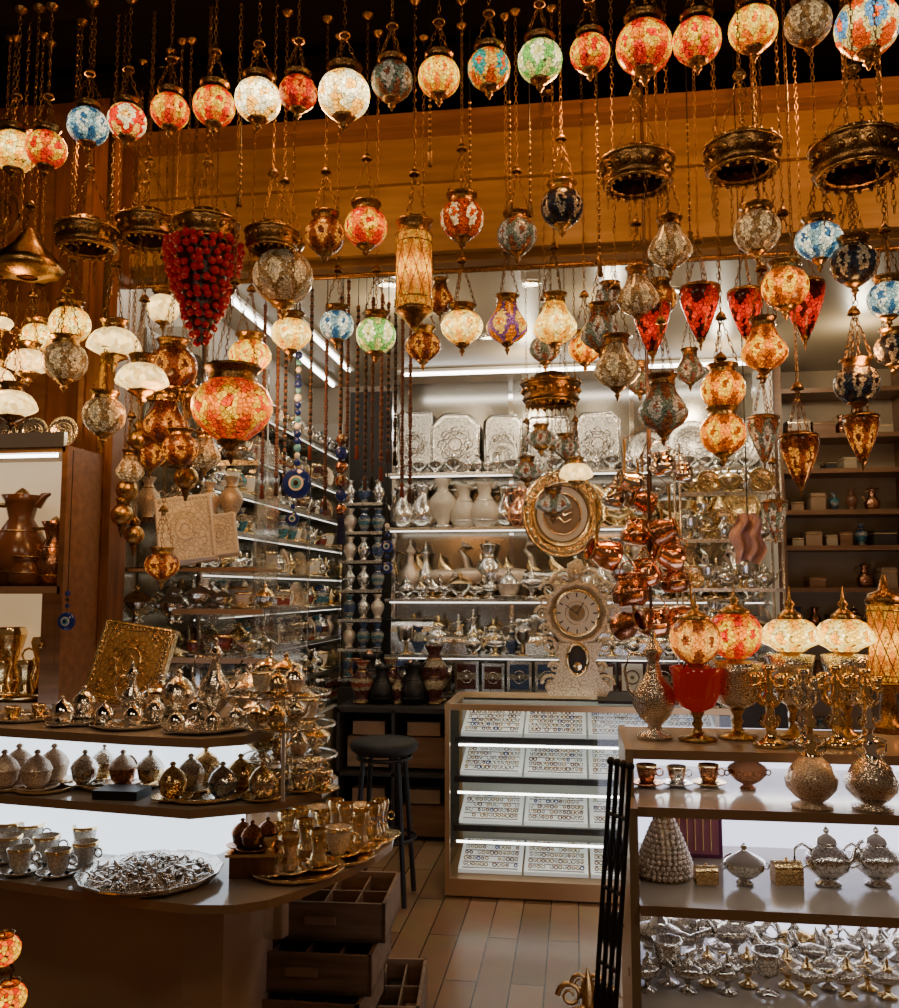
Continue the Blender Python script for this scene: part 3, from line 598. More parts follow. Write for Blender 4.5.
# ---------------------------------------------------------------- left wall shelving
m=MB(); ZL=[2.45,2.2,1.98,1.78,1.58,1.38,1.17,.96,.74]
for i,z in enumerate(ZL):
    m.box((-1.8,5.05,z),(.28,2.5,.012),GLASS); m.box((-1.66,5.05,z),(.012,2.5,.02),EDGE)
    m.lathe([(.004,-1.2),(.004,1.2)],SLED2,6,(-1.69,5.05,z-.014),ax='y')
for y in(3.82,4.65,5.45,6.25): m.box((-1.8,y,1.7),(.28,.02,2.0),CGLASS); m.box((-1.66,y,1.7),(.02,.02,2.0),SSILVER)
m.box((-1.94,5.05,1.7),(.01,2.5,2.0),MIRR); m.box((-1.8,5.05,.35),(.28,2.5,.7),CREAM)
m.obj('left_display_shelving')
SMALL=[(domecup(SILVERB,SILVER),1.1),(domecup(REDC,SILVER),1.1),(cup(WHITE,SGOLD),1.3),(teapot(SILVER,SSILVER),1.2),(chest(REDC,SGOLD),1),(bowl(SILVER,SSILVER),1.1),(cup(REDC,SILVER),1.3),(goblet(SILVER,GOLD),.7),(genie(GOLD,SGOLD),1.4),(plate(ROSE,SGOLD),1),(vase(TURQ,SGOLD),.6),(domecup(GOLD,SGOLD),1.1),(vase(ROSE,SILVER),.6)]
names=['silver_bowl_row','ceramic_cup_row','tea_set_row','giftware_row']
for i,z in enumerate(ZL):
    m=MB(); y=3.9
    while y<6.2:
        pr,wf=random.choice(SMALL); h=U(.11,.17); m.inst(pr,(-1.735+U(-.02,.02),y,z+.007),h,U(1,2)); 
        if R_()<.85:
            pr,wf2=random.choice(SMALL); m.inst(pr,(-1.84,y,z+.007),h*1.0,U(1.2,1.9))
        y+=wf*h*.75
    m.obj(names[i%4])
# vase column at back-left
m=MB(); 
for z in [.9,1.1,1.3,1.5,1.7,1.9,2.1]:
    m.box((-1.47,6.2,z-.008),(.3,.3,.01),GLASS); m.box((-1.47,6.05,z-.008),(.3,.01,.02),EDGE)
    for k in range(3): m.inst(vase([TURQ,ROSE,SILVER,TURQ][random.randrange(4)],SSILVER),(-1.57+k*.1,6.16,z),.17)
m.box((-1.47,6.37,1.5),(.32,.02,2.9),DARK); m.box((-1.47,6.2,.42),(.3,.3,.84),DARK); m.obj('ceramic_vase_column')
# ---------------------------------------------------------------- right wooden shelving
m=MB(); xa,xb=1.32,2.16; m.box(((xa+xb)/2,6.38,1.5),(xb-xa,.02,3.0),CREAM)
for x in(xa,xb,): m.box((x,6.22,1.5),(.05,.34,3.0),WOODX)
for z in(.5,.9,1.25,1.5,1.77,2.0,2.27,2.5,2.8): m.box(((xa+xb)/2,6.22,z),(xb-xa,.32,.03),WOODX)
m.box((xa-.06,6.2,1.5),(.05,.36,3),WHITE)
m.obj('wooden_shelf_unit')
m=MB()
for z in(.5,.9,1.25,1.5,1.77,2.0,2.27,2.5): 
    x=xa+.08
    while x<xb-.15:
        w=U(.05,.14); h=U(.05,.14)
        c=R_()
        if c<.5: m.box((x+w/2,6.2,z+.016+h/2),(w,.15,h),random.choice([CREAM,DARK,WOODX,SHELFE,DCOPPER])); m.box((x+w/2,6.2,z+.016+h*.8),(w+.004,.154,.006),SGOLD)
        elif c<.85:
            h=U(.12,.17); w=h*.6; m.inst(random.choice([vase(BROWNG,BRASS),jug(DCOPPER,BRASS),teapot(GOLD,SGOLD),vase(TURQ,BRASS)]),(x+w/2,6.2,z+.016),h)
        x+=w+U(.01,.05)
m.obj('stacked_boxes')
m=MB(); 
for z in(1.7,1.95,2.2): m.box((1.62,3.75,z),(.4,.3,.01),GLASS); m.box((1.62,3.6,z),(.4,.01,.02),EDGE); row(m,[(plate(SILVER,GOLD),1),(teapot(SILVER,SSILVER),1.1)],1.44,1.82,3.75,z+.005,.16,.2,1,0)
for x in (1.43,1.81): m.box((x,3.75,1.2),(.02,.3,2.4),SSILVER)
m.box((1.62,3.75,.8),(.36,.28,1.55),CREAM)
m.obj('glass_shelf_display')
# ---------------------------------------------------------------- glass counter
x0,y0=-.66,4.53; X1=.75; y1=5.1; H=.93
GF=plain('counter_gold_frame',(.45,.28,.13),.3,.6)
m=MB(); cx=(x0+X1)/2; W=X1-x0; cy=(y0+y1)/2; D=y1-y0
m.box((cx,cy,.05),(W,D,.08),GF)
for x in(x0+.012,X1-.012):
    for y in(y0+.012,y1-.012): m.box((x,y,H/2+.04),(.024,.024,H-.08),GF)
for y in(y0+.012,y1-.012):
    m.box((cx,y,H-.012),(W,.026,.03),GF)
for x in(x0+.012,X1-.012): m.box((x,cy,H-.012),(.026,D,.03),GF)
m.box((cx,y0,.5),(W-.04,.006,.8),GLASS); m.box((x0+.01,cy,.5),(.006,D-.04,.8),GLASS); m.box((cx,cy,H),(W-.02,D-.02,.008),GLASS)
m.box((cx,y1-.02,.48),(W-.04,.01,.82),plain('counter_back',(.5,.5,.45),.5))
TRAY=plain('white_velvet_tray',(.76,.76,.7),.6,0,.3,(.95,.97,1)); TB2=plain('grey_velvet_strip',(.2,.18,.17),.7)  # tray emission added so the velvet looks brightly lit
for i,z in enumerate([.1,.33,.56,.75]):
    yf=y0+.04+(.0,.04,.08,.12)[i]; d=y1-.04-yf
    if i: m.box((cx,yf+d/2,z-.012),(W-.06,d,.01),GLASS); m.box((cx,yf,z-.016),(W-.06,.012,.03),BLACK)
    m.lathe([(.006,-W/2+.05),(.006,W/2-.05)],LED,6,(cx,yf+.03,z+.15 if i<3 else H-.03),ax='x')
    n=4; w=(W-.1)/n
    for k in range(n):
        tx=x0+.05+w*(k+.5)
        M_=Matrix.Rotation(.28,4,'X'); m.box((tx,yf+.17,z+.045),(w-.012,.28,.02),TRAY,M=M_); 
        for b_ in range(5):
            q=M_@Vector((0,(b_-2)*.052-.02,.011)); 
            m.box((tx+q.x,yf+.17+q.y,z+.045+q.z),(w-.05,.006,.003),TB2,M=M_)
        for a in range(13):
            for b_ in range(5):
                if R_()<.12: continue
                lx=(a-6)*(w-.05)/13; ly=(b_-2)*.052
                q=M_@Vector((lx,ly,.018)); m.ring((tx+q.x,yf+.17+q.y,z+.045+q.z),U(.006,.01),.0036,random.choice([SSILVER,SGOLD,DCOPPER,SSILVER,NB if R_()<.3 else SGOLD]),'y',7,3)
m.obj('glass_jewellery_counter')
sbox('counter_cloth',.1,.7,4.62,5.05,H+.006,H+.02,BLKFAB)
p=Vector((-.95,4.45,0))
m=MB(); m.lathe([(0,.7),(.14,.7),(.165,.72),(.17,.745),(.15,.765),(0,.77)],BLKFAB,24)
for k in range(4):
    a=pi/4+k*pi/2; m.tube([(.12*math.cos(a),.12*math.sin(a),.7),(.15*math.cos(a),.15*math.sin(a),.35),(.18*math.cos(a),.18*math.sin(a),.01)],.013,BLACK,8)
m.ring((0,0,.3),.155,.009,BLACK,n=24); m.ring((0,0,.68),.13,.01,BLACK,n=24)
m.obj('bar_stool',p)
# low dark cabinet behind the stool
m=MB(); m.box((0,0,.4),(.7,.4,.02),DARK); m.box((0,0,.78),(.7,.4,.03),DARK); m.box((0,.19,.4),(.7,.02,.8),DARK)
for x in(-.34,0,.34): m.box((x,0,.39),(.02,.4,.78),DARK)
for x in(-.17,.17):
    for z in(.02,.42): m.box((x,.02,z+.1),(.26,.28,.18),CRATE if x<0 else WOODX); m.box((x,-.06,z+.24),(.2,.1,.08),SHELFE)
m.obj('low_storage_cabinet',(-1.1,5.6,0))
m=MB(); row(m,[(vase(REDC,BRASS),.6),(teapot(BROWNG,BRASS),1.1),(jug(BLACK,BLACK),.6)],-1.4,-.78,5.6,.796,.16,.28,.8);row(m,[(vase(REDC,BRASS),.6),(jug(BLACK,DCOPPER),.6)],-1.4,-.78,5.7,.796,.26,.36,.8); m.obj('dark_vase_row')
# ---------------------------------------------------------------- plaque + clock
p,s=at(562,514,5.15); m=MB(); rx=39*s; sy=1.1
m.lathe([(rx*.66,-.005),(rx*.72,-.03),(rx*.8,-.02),(rx*.86,-.035),(rx*.97,-.02),(rx,0),(rx*.9,.02),(0,.02)],GOLD,40,ax='y',sy=sy,flute=20,amp=.01)
m.lathe([(0,-.004),(rx*.68,-.004)],plain('plaque_cream_brown',(.22,.13,.07),.3,noise=.3,nscale=9),32,ax='y',sy=sy)
m.lathe([(rx*.5,-.008),(rx*.64,-.008)],PORC,32,ax='y',sy=sy)
m.ring((0,-.03,0),rx*.74,.01,SGOLD,'y',32,5,1,sy); m.ring((0,-.02,0),rx*.98,.012,SGOLD,'y',36,5,1,sy)
for k in range(28):
    a=2*pi*k/28; m.ball((rx*.88*math.cos(a),-.035,rx*.88*sy*math.sin(a)),.015,SGOLD,6,4)
for k in range(3): m.tube([(-.05,-.014,.04-.04*k),(-.02,-.014,.06-.04*k),(.01,-.014,.03-.04*k),(.05,-.014,.05-.04*k)],.006,SGOLD,5)
m.ring((0,-.012,-.0),rx*.48,.006,SGOLD,'y',28,4,1,sy); m.tube([(0,.01,rx*sy*.9),(0,.01,3.0-p.z)],.002,BLACK,4)
m.obj('gold_framed_oval_plaque',p,rz=.1)
m=MB(); IV=engraved('antique_ivory_gold',(.74,.6,.38),(.3,.2,.1),.35,60,metal=.4)
FACE=plain('clock_face',(.6,.54,.4),.4)
m.lathe([(0,0),(.15,0),(.16,-.03),(.19,-.05),(.2,-.02),(.2,.04),(0,.05)],IV,36,(0,0,.5),ax='y',flute=12,amp=.04)
m.lathe([(0,-.055),(.13,-.055)],FACE,32,(0,0,.5),ax='y'); m.ring((0,-.055,.5),.135,.012,SGOLD,'y',32)
for k in range(12):
    a=k*pi/6; m.box((.11*math.sin(a),-.058,.5+.11*math.cos(a)),(.008,.004,.024),BLACK,M=Matrix.Rotation(a,4,'Y'))
m.box((.02,-.06,.53),(.006,.004,.08),BLACK,M=Matrix.Rotation(.6,4,'Y')); m.box((-.03,-.062,.52),(.005,.004,.1),BLACK,M=Matrix.Rotation(-.9,4,'Y')); m.ring((0,-.057,.5),.07,.003,SGOLD,'y',20,4)
m.lathe([(0,-.058),(.05,-.058)],SGOLD,20,(0,0,.5),ax='y')
pts=[(-.17,0),(-.2,.05),(-.14,.1),(-.11,.2),(-.15,.32),(.15,.32),(.11,.2),(.14,.1),(.2,.05),(.17,0)]
n=len(pts); vs=[(x,-.05,z) for x,z in pts]+[(x,.05,z) for x,z in pts]
m.add(vs,[(i,(i+1)%n,n+(i+1)%n,n+i) for i in range(n)]+[tuple(range(n)),tuple(range(n,2*n))],IV,False)
m.lathe([(0,-.06),(.055,-.06),(.06,-.05)],DARK,20,(0,0,.22),ax='y',sy=1.5); m.ring((0,-.055,.22),.062,.012,SGOLD,'y',24,5,1,1.5); m.lathe([(0,-.075),(.025,-.07)],SGOLD,14,(0,0,.18),ax='y')
def scroll(m,c,r,sg,mat,t=.012,turn=1.6):
    m.tube([(c[0]+sg*r*(1-i/22)*math.cos(i*turn*2*pi/18),c[1],c[2]+r*(1-i/22)*math.sin(i*turn*2*pi/18)) for i in range(18)],[t*(1-i/30) for i in range(18)],mat,6)
for sg in(-1,1):
    for (x,z,r) in [(.16,.07,.06),(.14,.17,.035),(.17,.3,.055),(.19,.4,.035),(.17,.64,.055),(.07,.71,.06),(.21,.5,.045),(.1,.03,.04),(.2,.57,.035),(.12,.69,.04)]: scroll(m,(sg*x,-.04,z),r,sg,IV)
m.lathe([(0,-.02),(.05,-.04),(.06,0),(0,.02)],IV,12,(0,0,.76),ax='y',sy=1.2,flute=5,amp=.15); m.ball((0,-.04,.75),.02,SGOLD)
m.obj('ornate_mantel_clock',(.0,4.85,H+.02),sc=.86)
# ---------------------------------------------------------------- left display stand
def polyz(pts,z): return [onz(a,b,z) for a,b in pts]
zt,zm,zl=1.14,.967,.73
PT=[(-90,722),(0,728),(130,736),(200,739),(245,736),(272,728),(283,717),(262,706),(100,708),(-90,711)]
PM=[(-90,787),(0,795),(100,803),(190,810),(270,803),(322,790),(338,777),(310,757),(100,764),(-90,770)]
PL=[(-90,868),(0,880),(120,897),(190,905),(235,905),(268,900),(300,890),(345,871),(375,856),(392,843),(394,833),(360,815),(250,812),(-90,832)]
m=MB()
for P_,z in((PT,zt),(PM,zm),(PL,zl)):
    po=polyz(P_,z); m.prism(po,z-.022,z,SHELFE,SHELFT)
def riser(pts,z0,z1,mat):
    po=[onz(a,b,z0) for a,b in pts]; n=len(po); vs=[(p.x,p.y,z0) for p in po]+[(p.x,p.y,z1) for p in po]; m.add(vs,[(i,i+1,n+i+1,n+i) for i in range(n-1)],mat,False)
riser([(-90,774),(60,778),(190,786),(232,780),(252,770)],zm,zt-.022,GLOW)
riser([(-90,844),(60,850),(175,860),(220,854),(245,840)],zl,zm-.022,GLOW)
po=polyz([(-90,852),(60,862),(185,880),(225,872),(252,850),(275,828),(250,818),(-90,834)],zl); m.prism(po,0,zl-.022,plain('stand_base_taupe',(.5,.35,.23),.5,noise=.15,nscale=4))
m.obj('left_tiered_display_stand')
def put(m,pr,px,py,z,h,rz=0):
    q=onz(px,py,z+.001); s=mpp(q); m.inst(pr,q,h*s,rz+math.radians(8))
    return q
def single(name,pr,px,py,z,h,rz=0):
    q=onz(px,py,z+.001); s=mpp(q); k=MB(); k.inst(pr,(0,0,0),h*s); return k.obj(name,q,rz+.14)
# top shelf
m=MB()
for px,py,h,pr in [(12,722,20,cup(GOLD,SGOLD)),(38,718,18,cup(GOLD,SGOLD)),(62,726,30,domecup(SILVER,SSILVER)),(84,718,32,domecup(SILVER,SILVER)),(104,727,26,domecup(SILVER,SSILVER)),(133,728,26,domecup(SILVERB,SSILVER)),(155,722,26,domecup(SILVER,SILVER)),(176,733,24,domecup(SILVER,SSILVER)),(195,722,26,domecup(SILVER,SSILVER)),(213,733,24,domecup(SILVER,SILVER)),(236,730,26,domecup(SILVER,SILVER)),(252,722,26,bowl(SILVER,SILVER)),(160,714,40,bowl(SILVER,SSILVER)),(178,716,46,domecup(SILVER,SILVER)),(248,717,54,bowl(SILVER,SILVER))]: put(m,pr,px,py,zt,h,U(-.5,.5))
for px,py,d in [(25,724,60),(80,727,66),(130,731,70),(205,734,84)]:
    q=onz(px,py-4,zt+.0005); m.inst(trayp(SILVER,SILVER),q,d*mpp(q))
m.obj('silver_coffee_set')
single('silver_ewer',ewer(SILVER,SSILVER),131,722,zt,60,.5); single('silver_ewer',ewer(SILVER,SSILVER),214,722,zt,84,.2)
# mid shelf: beaded dome cups
m=MB()
for i,px in enumerate([3,18,36,53]): put(m,domecup(ROSE,ROSE),px,790-(i%2)*6,zm,40)
for i,px in enumerate([84,104,122,134,150,160]): put(m,domecup([SILVER,GOLD,DCOPPER][i%3],[SILVER,SILVERB,ROSE][i%3]),px,786-(i%2)*6,zm,36)
for i,px in enumerate([172,190,205,222,240,258,262]): put(m,domecup([GOLD,ROSE,SILVER,TURQ][i%4],[GOLD,SILVER][i%2]),px,800-(i%3)*8,zm,38)
for i,px in enumerate([275,288,300,312,322]): put(m,cup(SILVER,SGOLD),px,792-(i%2)*12,zm,28,U(-1,1))
for px,py,d in [(12,793,56),(45,795,60),(120,790,84),(205,802,86)]:
    q=onz(px,py-5,zm+.0005); m.inst(trayp(SGOLD,SGOLD),q,d*mpp(q))
m.obj('beaded_coffee_cup_set')
m=MB(); q=onz(122,797,zm); m.box((q.x,q.y,q.z+.012),(.12,.08,.022),BLACK); m.obj('black_gift_box')
# lower shelf
PC=engraved('flowered_teacup',(.78,.74,.66),(.4,.33,.28),.2,90,metal=.1)
m=MB()
for px,py in [(8,862),(20,874),(46,862),(58,876),(85,868),(30,850),(8,848),(85,852)]: put(m,cup(PC,SILVER),px,py,zl,34,U(-.6,.6))
m.obj('porcelain_teacup_set')
m=MB(); q=onz(150,880,zl); s=mpp(q); m.inst(trayp(SILVER,SILVER),q,142*s)
LV=MB(); LV.lathe([(0,-.5),(.12,-.3),(.2,0),(.12,.3),(0,.5)],SSILVER,6,sy=.35)
for i in range(330):
    a=U(0,6.28); r=(R_()**.6)*58*s; h=.01+.04*(1-(r/(60*s))**2); x,y=r*math.cos(a),r*math.sin(a)*.95
    c=R_()
    if c<.3: m.ring((q.x+x,q.y+y,q.z+h*U(.6,1)+.006),U(.006,.011),.0022,SSILVER,random.choice('xyz'),8,3)
    else: m.inst(LV,(q.x+x,q.y+y,q.z+h*U(.7,1)+.006),U(.03,.05),U(0,6),U(.8,2.3))
m.lathe([(0,.045),(.25*142*s,.036),(.42*142*s,.008)],SILVERB,20,(q.x,q.y,q.z)); m.obj('tray_of_silver_spoons')
m=MB(); q=onz(250,877,zl); s=mpp(q); m.box((q.x,q.y+.03,q.z+.03),(.12,.09,.058),WOOD,.2); m.box((q.x,q.y+.03,q.z+.062),(.14,.11,.008),SGOLD,.2)
for dx,dy in((-.035,0),(.03,.02),(0,-.02)): m.inst(domecup(BROWNG,DCOPPER),(q.x+dx,q.y+.03+dy,q.z+.067),.08)
m.obj('brown_coffee_cup_box')
m=MB()
TG=plain('frosted_tea_glass',(.5,.36,.2),.12,.2)
for px,py in [(276,862),(290,872),(305,858),(318,868),(300,846),(322,850),(338,856),(286,850),(345,842),(360,850),(358,834),(374,842),(335,838),(318,836),(380,838),(268,874)]:
    put(m,random.choice([teaglass(CGLASS,SGOLD),teaglass(TG,SGOLD),teaglass(ROSE,SILVER),cup(PC,SGOLD)]),px,py,zl,38,U(-1,1))
for px,py,d in [(297,876,96),(340,862,70),(368,845,50)]:
    q=onz(px,py-3,zl+.0005); m.inst(trayp(SGOLD,SGOLD),q,d*mpp(q))
m.obj('turkish_tea_glass_set')
# stepped silver bowls at the far end of the stand
m=MB(); SB=[(bowl(SILVER,SSILVER),1),(domecup(SILVER,GOLD),1),(domecup(ROSE,SILVER),1),(cup(PC,SILVER),1),(bowl(SILVER,GOLD),1),(teapot(SILVER,SSILVER),1)]
for z,pts in [(1.05,[(262,757),(280,760),(298,757),(314,752),(284,747),(302,744)]),(1.15,[(258,728),(276,730),(294,726),(308,720),(280,716),(298,714)]),(1.25,[(262,694),(278,696),(294,694),(286,686),(270,684)])]:
    c=[onz(a,b_,z) for a,b_ in pts]; cxm=sum(v.x for v in c)/len(c); cym=sum(v.y for v in c)/len(c)
    m.lathe([(0,-.01),(.13,-.01),(.13,0),(0,0)],GLASS,28,(cxm,cym,z)); m.ring((cxm,cym,z-.005),.13,.0035,SSILVER,n=28)
    m.lathe([(.006,.968-z),(.006,-.01)],SSILVER,8,(cxm,cym+.05,z))
    for a,b_ in pts: put(m,random.choice(SB)[0],a,b_,z,U(26,36),U(-.8,.8))
m.obj('tiered_silver_bowl_display')
m=MB()
for z,x0_,x1_,yy in [(.93,-1.42,-1.0,3.4),(1.08,-1.44,-1.05,3.4),(1.24,-1.5,-1.12,3.4),(1.42,-1.5,-1.15,3.4)]:
    m.box(((x0_+x1_)/2,yy,z),(x1_-x0_,.36,.012),GLASS); m.box(((x0_+x1_)/2,yy-.18,z),(x1_-x0_,.01,.02),SHELFE)
    for y in(yy-.1,yy+.06): row(m,[(bowl(SILVER,SSILVER),1.1),(teapot(SILVER,SSILVER),1.2),(domecup(SILVER,GOLD),1.1),(cup(REDC,SILVER),1.2),(cup(PC,SGOLD),1.2)],x0_+.02,x1_,y,z+.006,.08,.13,.85)
for x in(-1.4,-1.12): m.box((x,3.4,.72),(.015,.34,1.44),CGLASS)
m.obj('glass_step_shelf')
# relief plaques / book covers on easels
def book(name,px,py,Y,w,h,mat,fr,tx=-.35,rz=0.3,ry=0.0):
    p,s=at(px,py,Y); m=MB(); W=w*s; Hh=h*s
    m.T=Matrix.Rotation(rz,4,'Z')@Matrix.Rotation(tx,4,'X')@Matrix.Rotation(ry,4,'Y')
    m.box((0,0,0),(W,.03,Hh),fr); m.box((0,-.018,0),(W*.84,.008,Hh*.86),mat)
    m.ring((0,-.024,0),W*.16,.004,fr,'y',20,5,1,1.3); m.ring((0,-.024,0),W*.08,.003,fr,'y',14,4,1,1.3)
    for k in range(12):
        a=k*pi/6; m.ring((W*.22*math.cos(a),-.023,W*.28*math.sin(a)),W*.05,.0025,fr,'y',8,4)
    for sx in(-1,1):
        for sz in(-1,1):
            for k in range(3): scroll(m,(sx*W*(.31-.07*(k==1)),-.024,sz*Hh*(.35-.07*(k==2))),W*.045,sx,fr,.003)
    for (ww,t) in((.46,.007),(.4,.003)):
        c=[(-W*ww,-.02,-Hh*ww),(W*ww,-.02,-Hh*ww),(W*ww,-.02,Hh*ww),(-W*ww,-.02,Hh*ww)]
        for i in range(4): m.tube([c[i],c[(i+1)%4]],t,fr,5)
    for i in range(16):
        f=-.43+.86*i/15
        for sg in(-1,1): m.ball((W*f,-.022,sg*Hh*.43),.005,fr,6,4); m.ball((sg*W*.43,-.022,Hh*f),.005,fr,6,4)
    m.T=Matrix(); m.tube([(0,.02,Hh*.2),(0,.1,-Hh*.45)],.006,BLACK,5)
    m.obj(name,p)
book('gold_relief_plaque',131,665,2.6,74,82,engraved('gold_brown_relief',(.7,.4,.14),(.3,.14,.04),.35,70,metal=.7),GOLD,-.3,.1,.16)
WB=plain('white_enamel',(.85,.83,.78),.35,0)
book('silver_book_cover',186,530,3.22,56,70,engraved('white_relief',(.92,.9,.85),(.5,.47,.42),.4,50,metal=0),WB,-.25,.3,-.14)
book('silver_book_cover',220,536,3.26,34,44,engraved('white_relief_small',(.85,.83,.78),(.42,.4,.36),.4,50,metal=0),WB,-.25,.3,-.14)
m=MB()
for z in(1.58,1.78,2.0): 
    m.box((-1.56,3.5,z),(.66,.26,.012),SHELFE if z<1.6 else GLASS); m.box((-1.56,3.37,z),(.66,.008,.02),EDGE)
    if z>1.6: row(m,[(jug(BROWNG,BRASS),.7),(vase(ROSE,BRASS),.6),(teapot(SILVER,SSILVER),1.1),(goblet(SILVER,GOLD),.7)],-1.8,-1.3,3.5,z+.007,.14,.18,.9)
for x in(-1.88,-1.24): m.box((x,3.5,1.3),(.012,.26,1.6),CGLASS)
m.box((-1.56,3.5,.28),(.66,.26,.54),CREAM); m.box((-1.56,3.5,1.14),(.66,.26,.012),GLASS);m.box((-1.56,3.5,1.36),(.66,.26,.012),GLASS)
m.box((-1.42,3.28,1.575),(.5,.18,.012),SHELFE)
row(m,[(teapot(SILVER,SSILVER),1.1),(bowl(SILVER,GOLD),1.1)],-1.85,-1.3,3.45,1.367,.13,.17,.9); row(m,[(teapot(SILVER,SSILVER),1.1),(bowl(SILVER,GOLD),1.1)],-1.85,-1.3,3.45,1.147,.13,.17,.9)
m.obj('glass_side_shelf')
# ---------------------------------------------------------------- lit cabinet near post
m=MB(); X0,X1_=-2.6,-1.68; Yc=2.87
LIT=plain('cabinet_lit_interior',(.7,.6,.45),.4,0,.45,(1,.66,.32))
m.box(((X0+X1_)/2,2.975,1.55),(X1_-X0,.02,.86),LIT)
for z in(1.12,1.5,1.97): m.box(((X0+X1_)/2,Yc,z),(X1_-X0,.22,.025),SHELFE)
m.box((X1_,Yc,1.55),(.02,.22,.86),WOODX); m.box((X0,Yc,1.55),(.03,.22,.86),WOODX)
m.box(((X0+X1_)/2,Yc,.55),(X1_-X0,.22,1.12),WOOD); m.lathe([(.006,-.42),(.006,.42)],LED,6,((X0+X1_)/2,2.78,1.95),ax='x'); m.box(((X0+X1_)/2,2.76,2.0),(X1_-X0,.02,.05),SSILVER)
m.box((X1_-.035,2.765,1.31),(.05,.012,.36),WOODX); m.ball((X1_-.05,2.75,1.32),.01,BRASS)
row(m,[(plate(SILVER,SSILVER),1)],X0+.1,X1_,2.87,1.985,.1,.12,1.0,0)
m.obj('lit_display_cabinet')
m=MB()
for x,pr,h in[(-1.77,jug(DCOPPER,BRASS),.24),(-1.9,jug(BROWNG,BRASS),.34),(-2.06,teapot(DCOPPER,BLACK),.26),(-2.25,jug(REDC,BRASS),.3)]: m.inst(pr,(x,2.87,1.513),h,.2)
m.inst(copperpot(BROWNG,BRASS),(-1.84,2.82,1.513),.15,.3); m.obj('dark_teapot_row')
m=MB(); row(m,[(teaglass(GOLD,SGOLD),.62)],-2.3,-1.75,2.82,1.133,.13,.15,1); row(m,[(teaglass(GOLD,SGOLD),.62)],-2.3,-1.75,2.91,1.133,.2,.24,1); m.obj('tea_glass_row')
# ---------------------------------------------------------------- right display stand
m=MB(); xa,xb=.13,1.35; ya,yb=2.24,2.62
RZ=[1.12,1.015,.805,.562,.25]; RY=[ya,ya-.12,ya-.13,ya-.14,ya-.15]
for z,yf in zip(RZ,RY):
    m.box(((xa+xb)/2,(yf+yb)/2,z-.01),(xb-xa,yb-yf,.02),SHELFT); m.box(((xa+xb)/2,yf-.004,z-.01),(xb-xa,.008,.022),SHELFE)
m.box(((xa+xb)/2,yb,.56),(xb-xa,.01,1.12),plain('backlit_acrylic_violet',(.6,.6,.7),.3,0,2.0,(.75,.78,1)))
m.box((xa-.01,(ya+yb)/2-.06,.5),(.02,yb-ya+.12,1.02),CREAM); m.box((xa-.01,(ya+yb)/2,1.065),(.02,yb-ya,.11),CREAM); m.box((xb,(ya+yb)/2,.55),(.02,yb-ya,1.12),CREAM)
for i,(z,yf) in enumerate(list(zip(RZ,RY))[:4]): m.lathe([(.004,-.58),(.004,.58)],LED,6,((xa+xb)/2,yb-.03,z-.026),ax='x'); m.lathe([(.003,-.58),(.003,.58)],LED,6,((xa+xb)/2,yf+.02,z-.023),ax='x')
m.obj('right_tiered_display_stand')
zt2=1.12
def tlamp(name,px,py,h,mat,k,kind):
    q=onz(px,py,zt2+.001); s=mpp(q); H_=h*s; m=MB()
    if kind=='vase':
        m.inst(goblet(k,BRASS),(0,0,0),H_*.5); zz=H_*.5; r=H_*.18
    else:
        m.inst(goblet(k,BRASS),(0,0,0),(H_*.42,H_*.42,H_*.54)); zz=H_*.54; r=H_*.2
    pr=globe_prof(r,'dome' if kind=='dome' else 'globe'); zc=zz-pr[-1][1]*r+.01
    m.v=[(a,b_,c-zc) for a,b_,c in m.v]   # origin at globe centre, middle of the painted glow band
    m.lathe([(.07*H_,zz-.015-zc),(.05*H_,zz-zc),(pr[-1][0]*r*1.1,zz+.015-zc)],BRASS,14)
    m.lathe([(a*r,b_*r) for a,b_ in pr],mat,24,flute=(8 if kind=='dome' else 0),amp=.02)
    zt_=pr[0][1]*r; rt=pr[0][0]*r
    m.lathe([(rt*1.15,zt_-.03*r),(rt*1.2,zt_+.1*r),(rt*.6,zt_+.28*r),(.1*r,zt_+.38*r),(.18*r,zt_+.5*r),(.06*r,zt_+.64*r),(.01*r,zt_+1.1*r)],BRASS,14)
    return m.obj(name,(q.x,q.y,q.z+zc))
REDG=plain('red_glass',(.2,.005,.005),.08,0,.12,(1,.02,.005))  # slight emission added so the vase base glows by itself
PB=mosaic('pierced_bead_lamp',(1,.42,.06),(.9,.25,.02),(.25,.05,.01),1.6,110,6,50)
tlamp('mosaic_table_lamp',698,740,145,PB,REDG,'vase')
tlamp('mosaic_table_lamp',738,738,150,MO['orange'],SILVERB,'vase')
tlamp('mosaic_table_lamp',794,738,152,MO['cream'],SILVERB,'dome')
tlamp('mosaic_table_lamp',848,738,152,MO['cream'],SILVERB,'dome')
single('silver_ornate_ewer',ewer(SILVERB,SSILVER),655,738,zt2,108)
single('gold_candelabra',candel(SGOLD,GOLD),771,746,zt2,84); single('gold_candelabra',candel(SILVER,SSILVER),806,746,zt2,80); single('gold_candelabra',candel(SGOLD,GOLD),838,746,zt2,84); single('gold_candelabra',candel(SGOLD,SILVER),868,744,zt2,78)
q=onz(890,732,zt2); m=MB(); m.lathe([(.0,0),(.05,0),(.05,.02),(.025,.03),(.02,.1),(.045,.12),(.045,.13)],DBRASS,18); m.lathe([(.042,.13),(.044,.14),(.044,.33),(.042,.34)],CYL,20); m.lathe([(.046,.34),(.05,.35),(.04,.37),(.015,.38),(.005,.42)],DBRASS,18)
for i in (0,1,12,13): m.ring((0,0,.135+i*.0158),.0455,.0025,BRASS,n=16,seg=4)
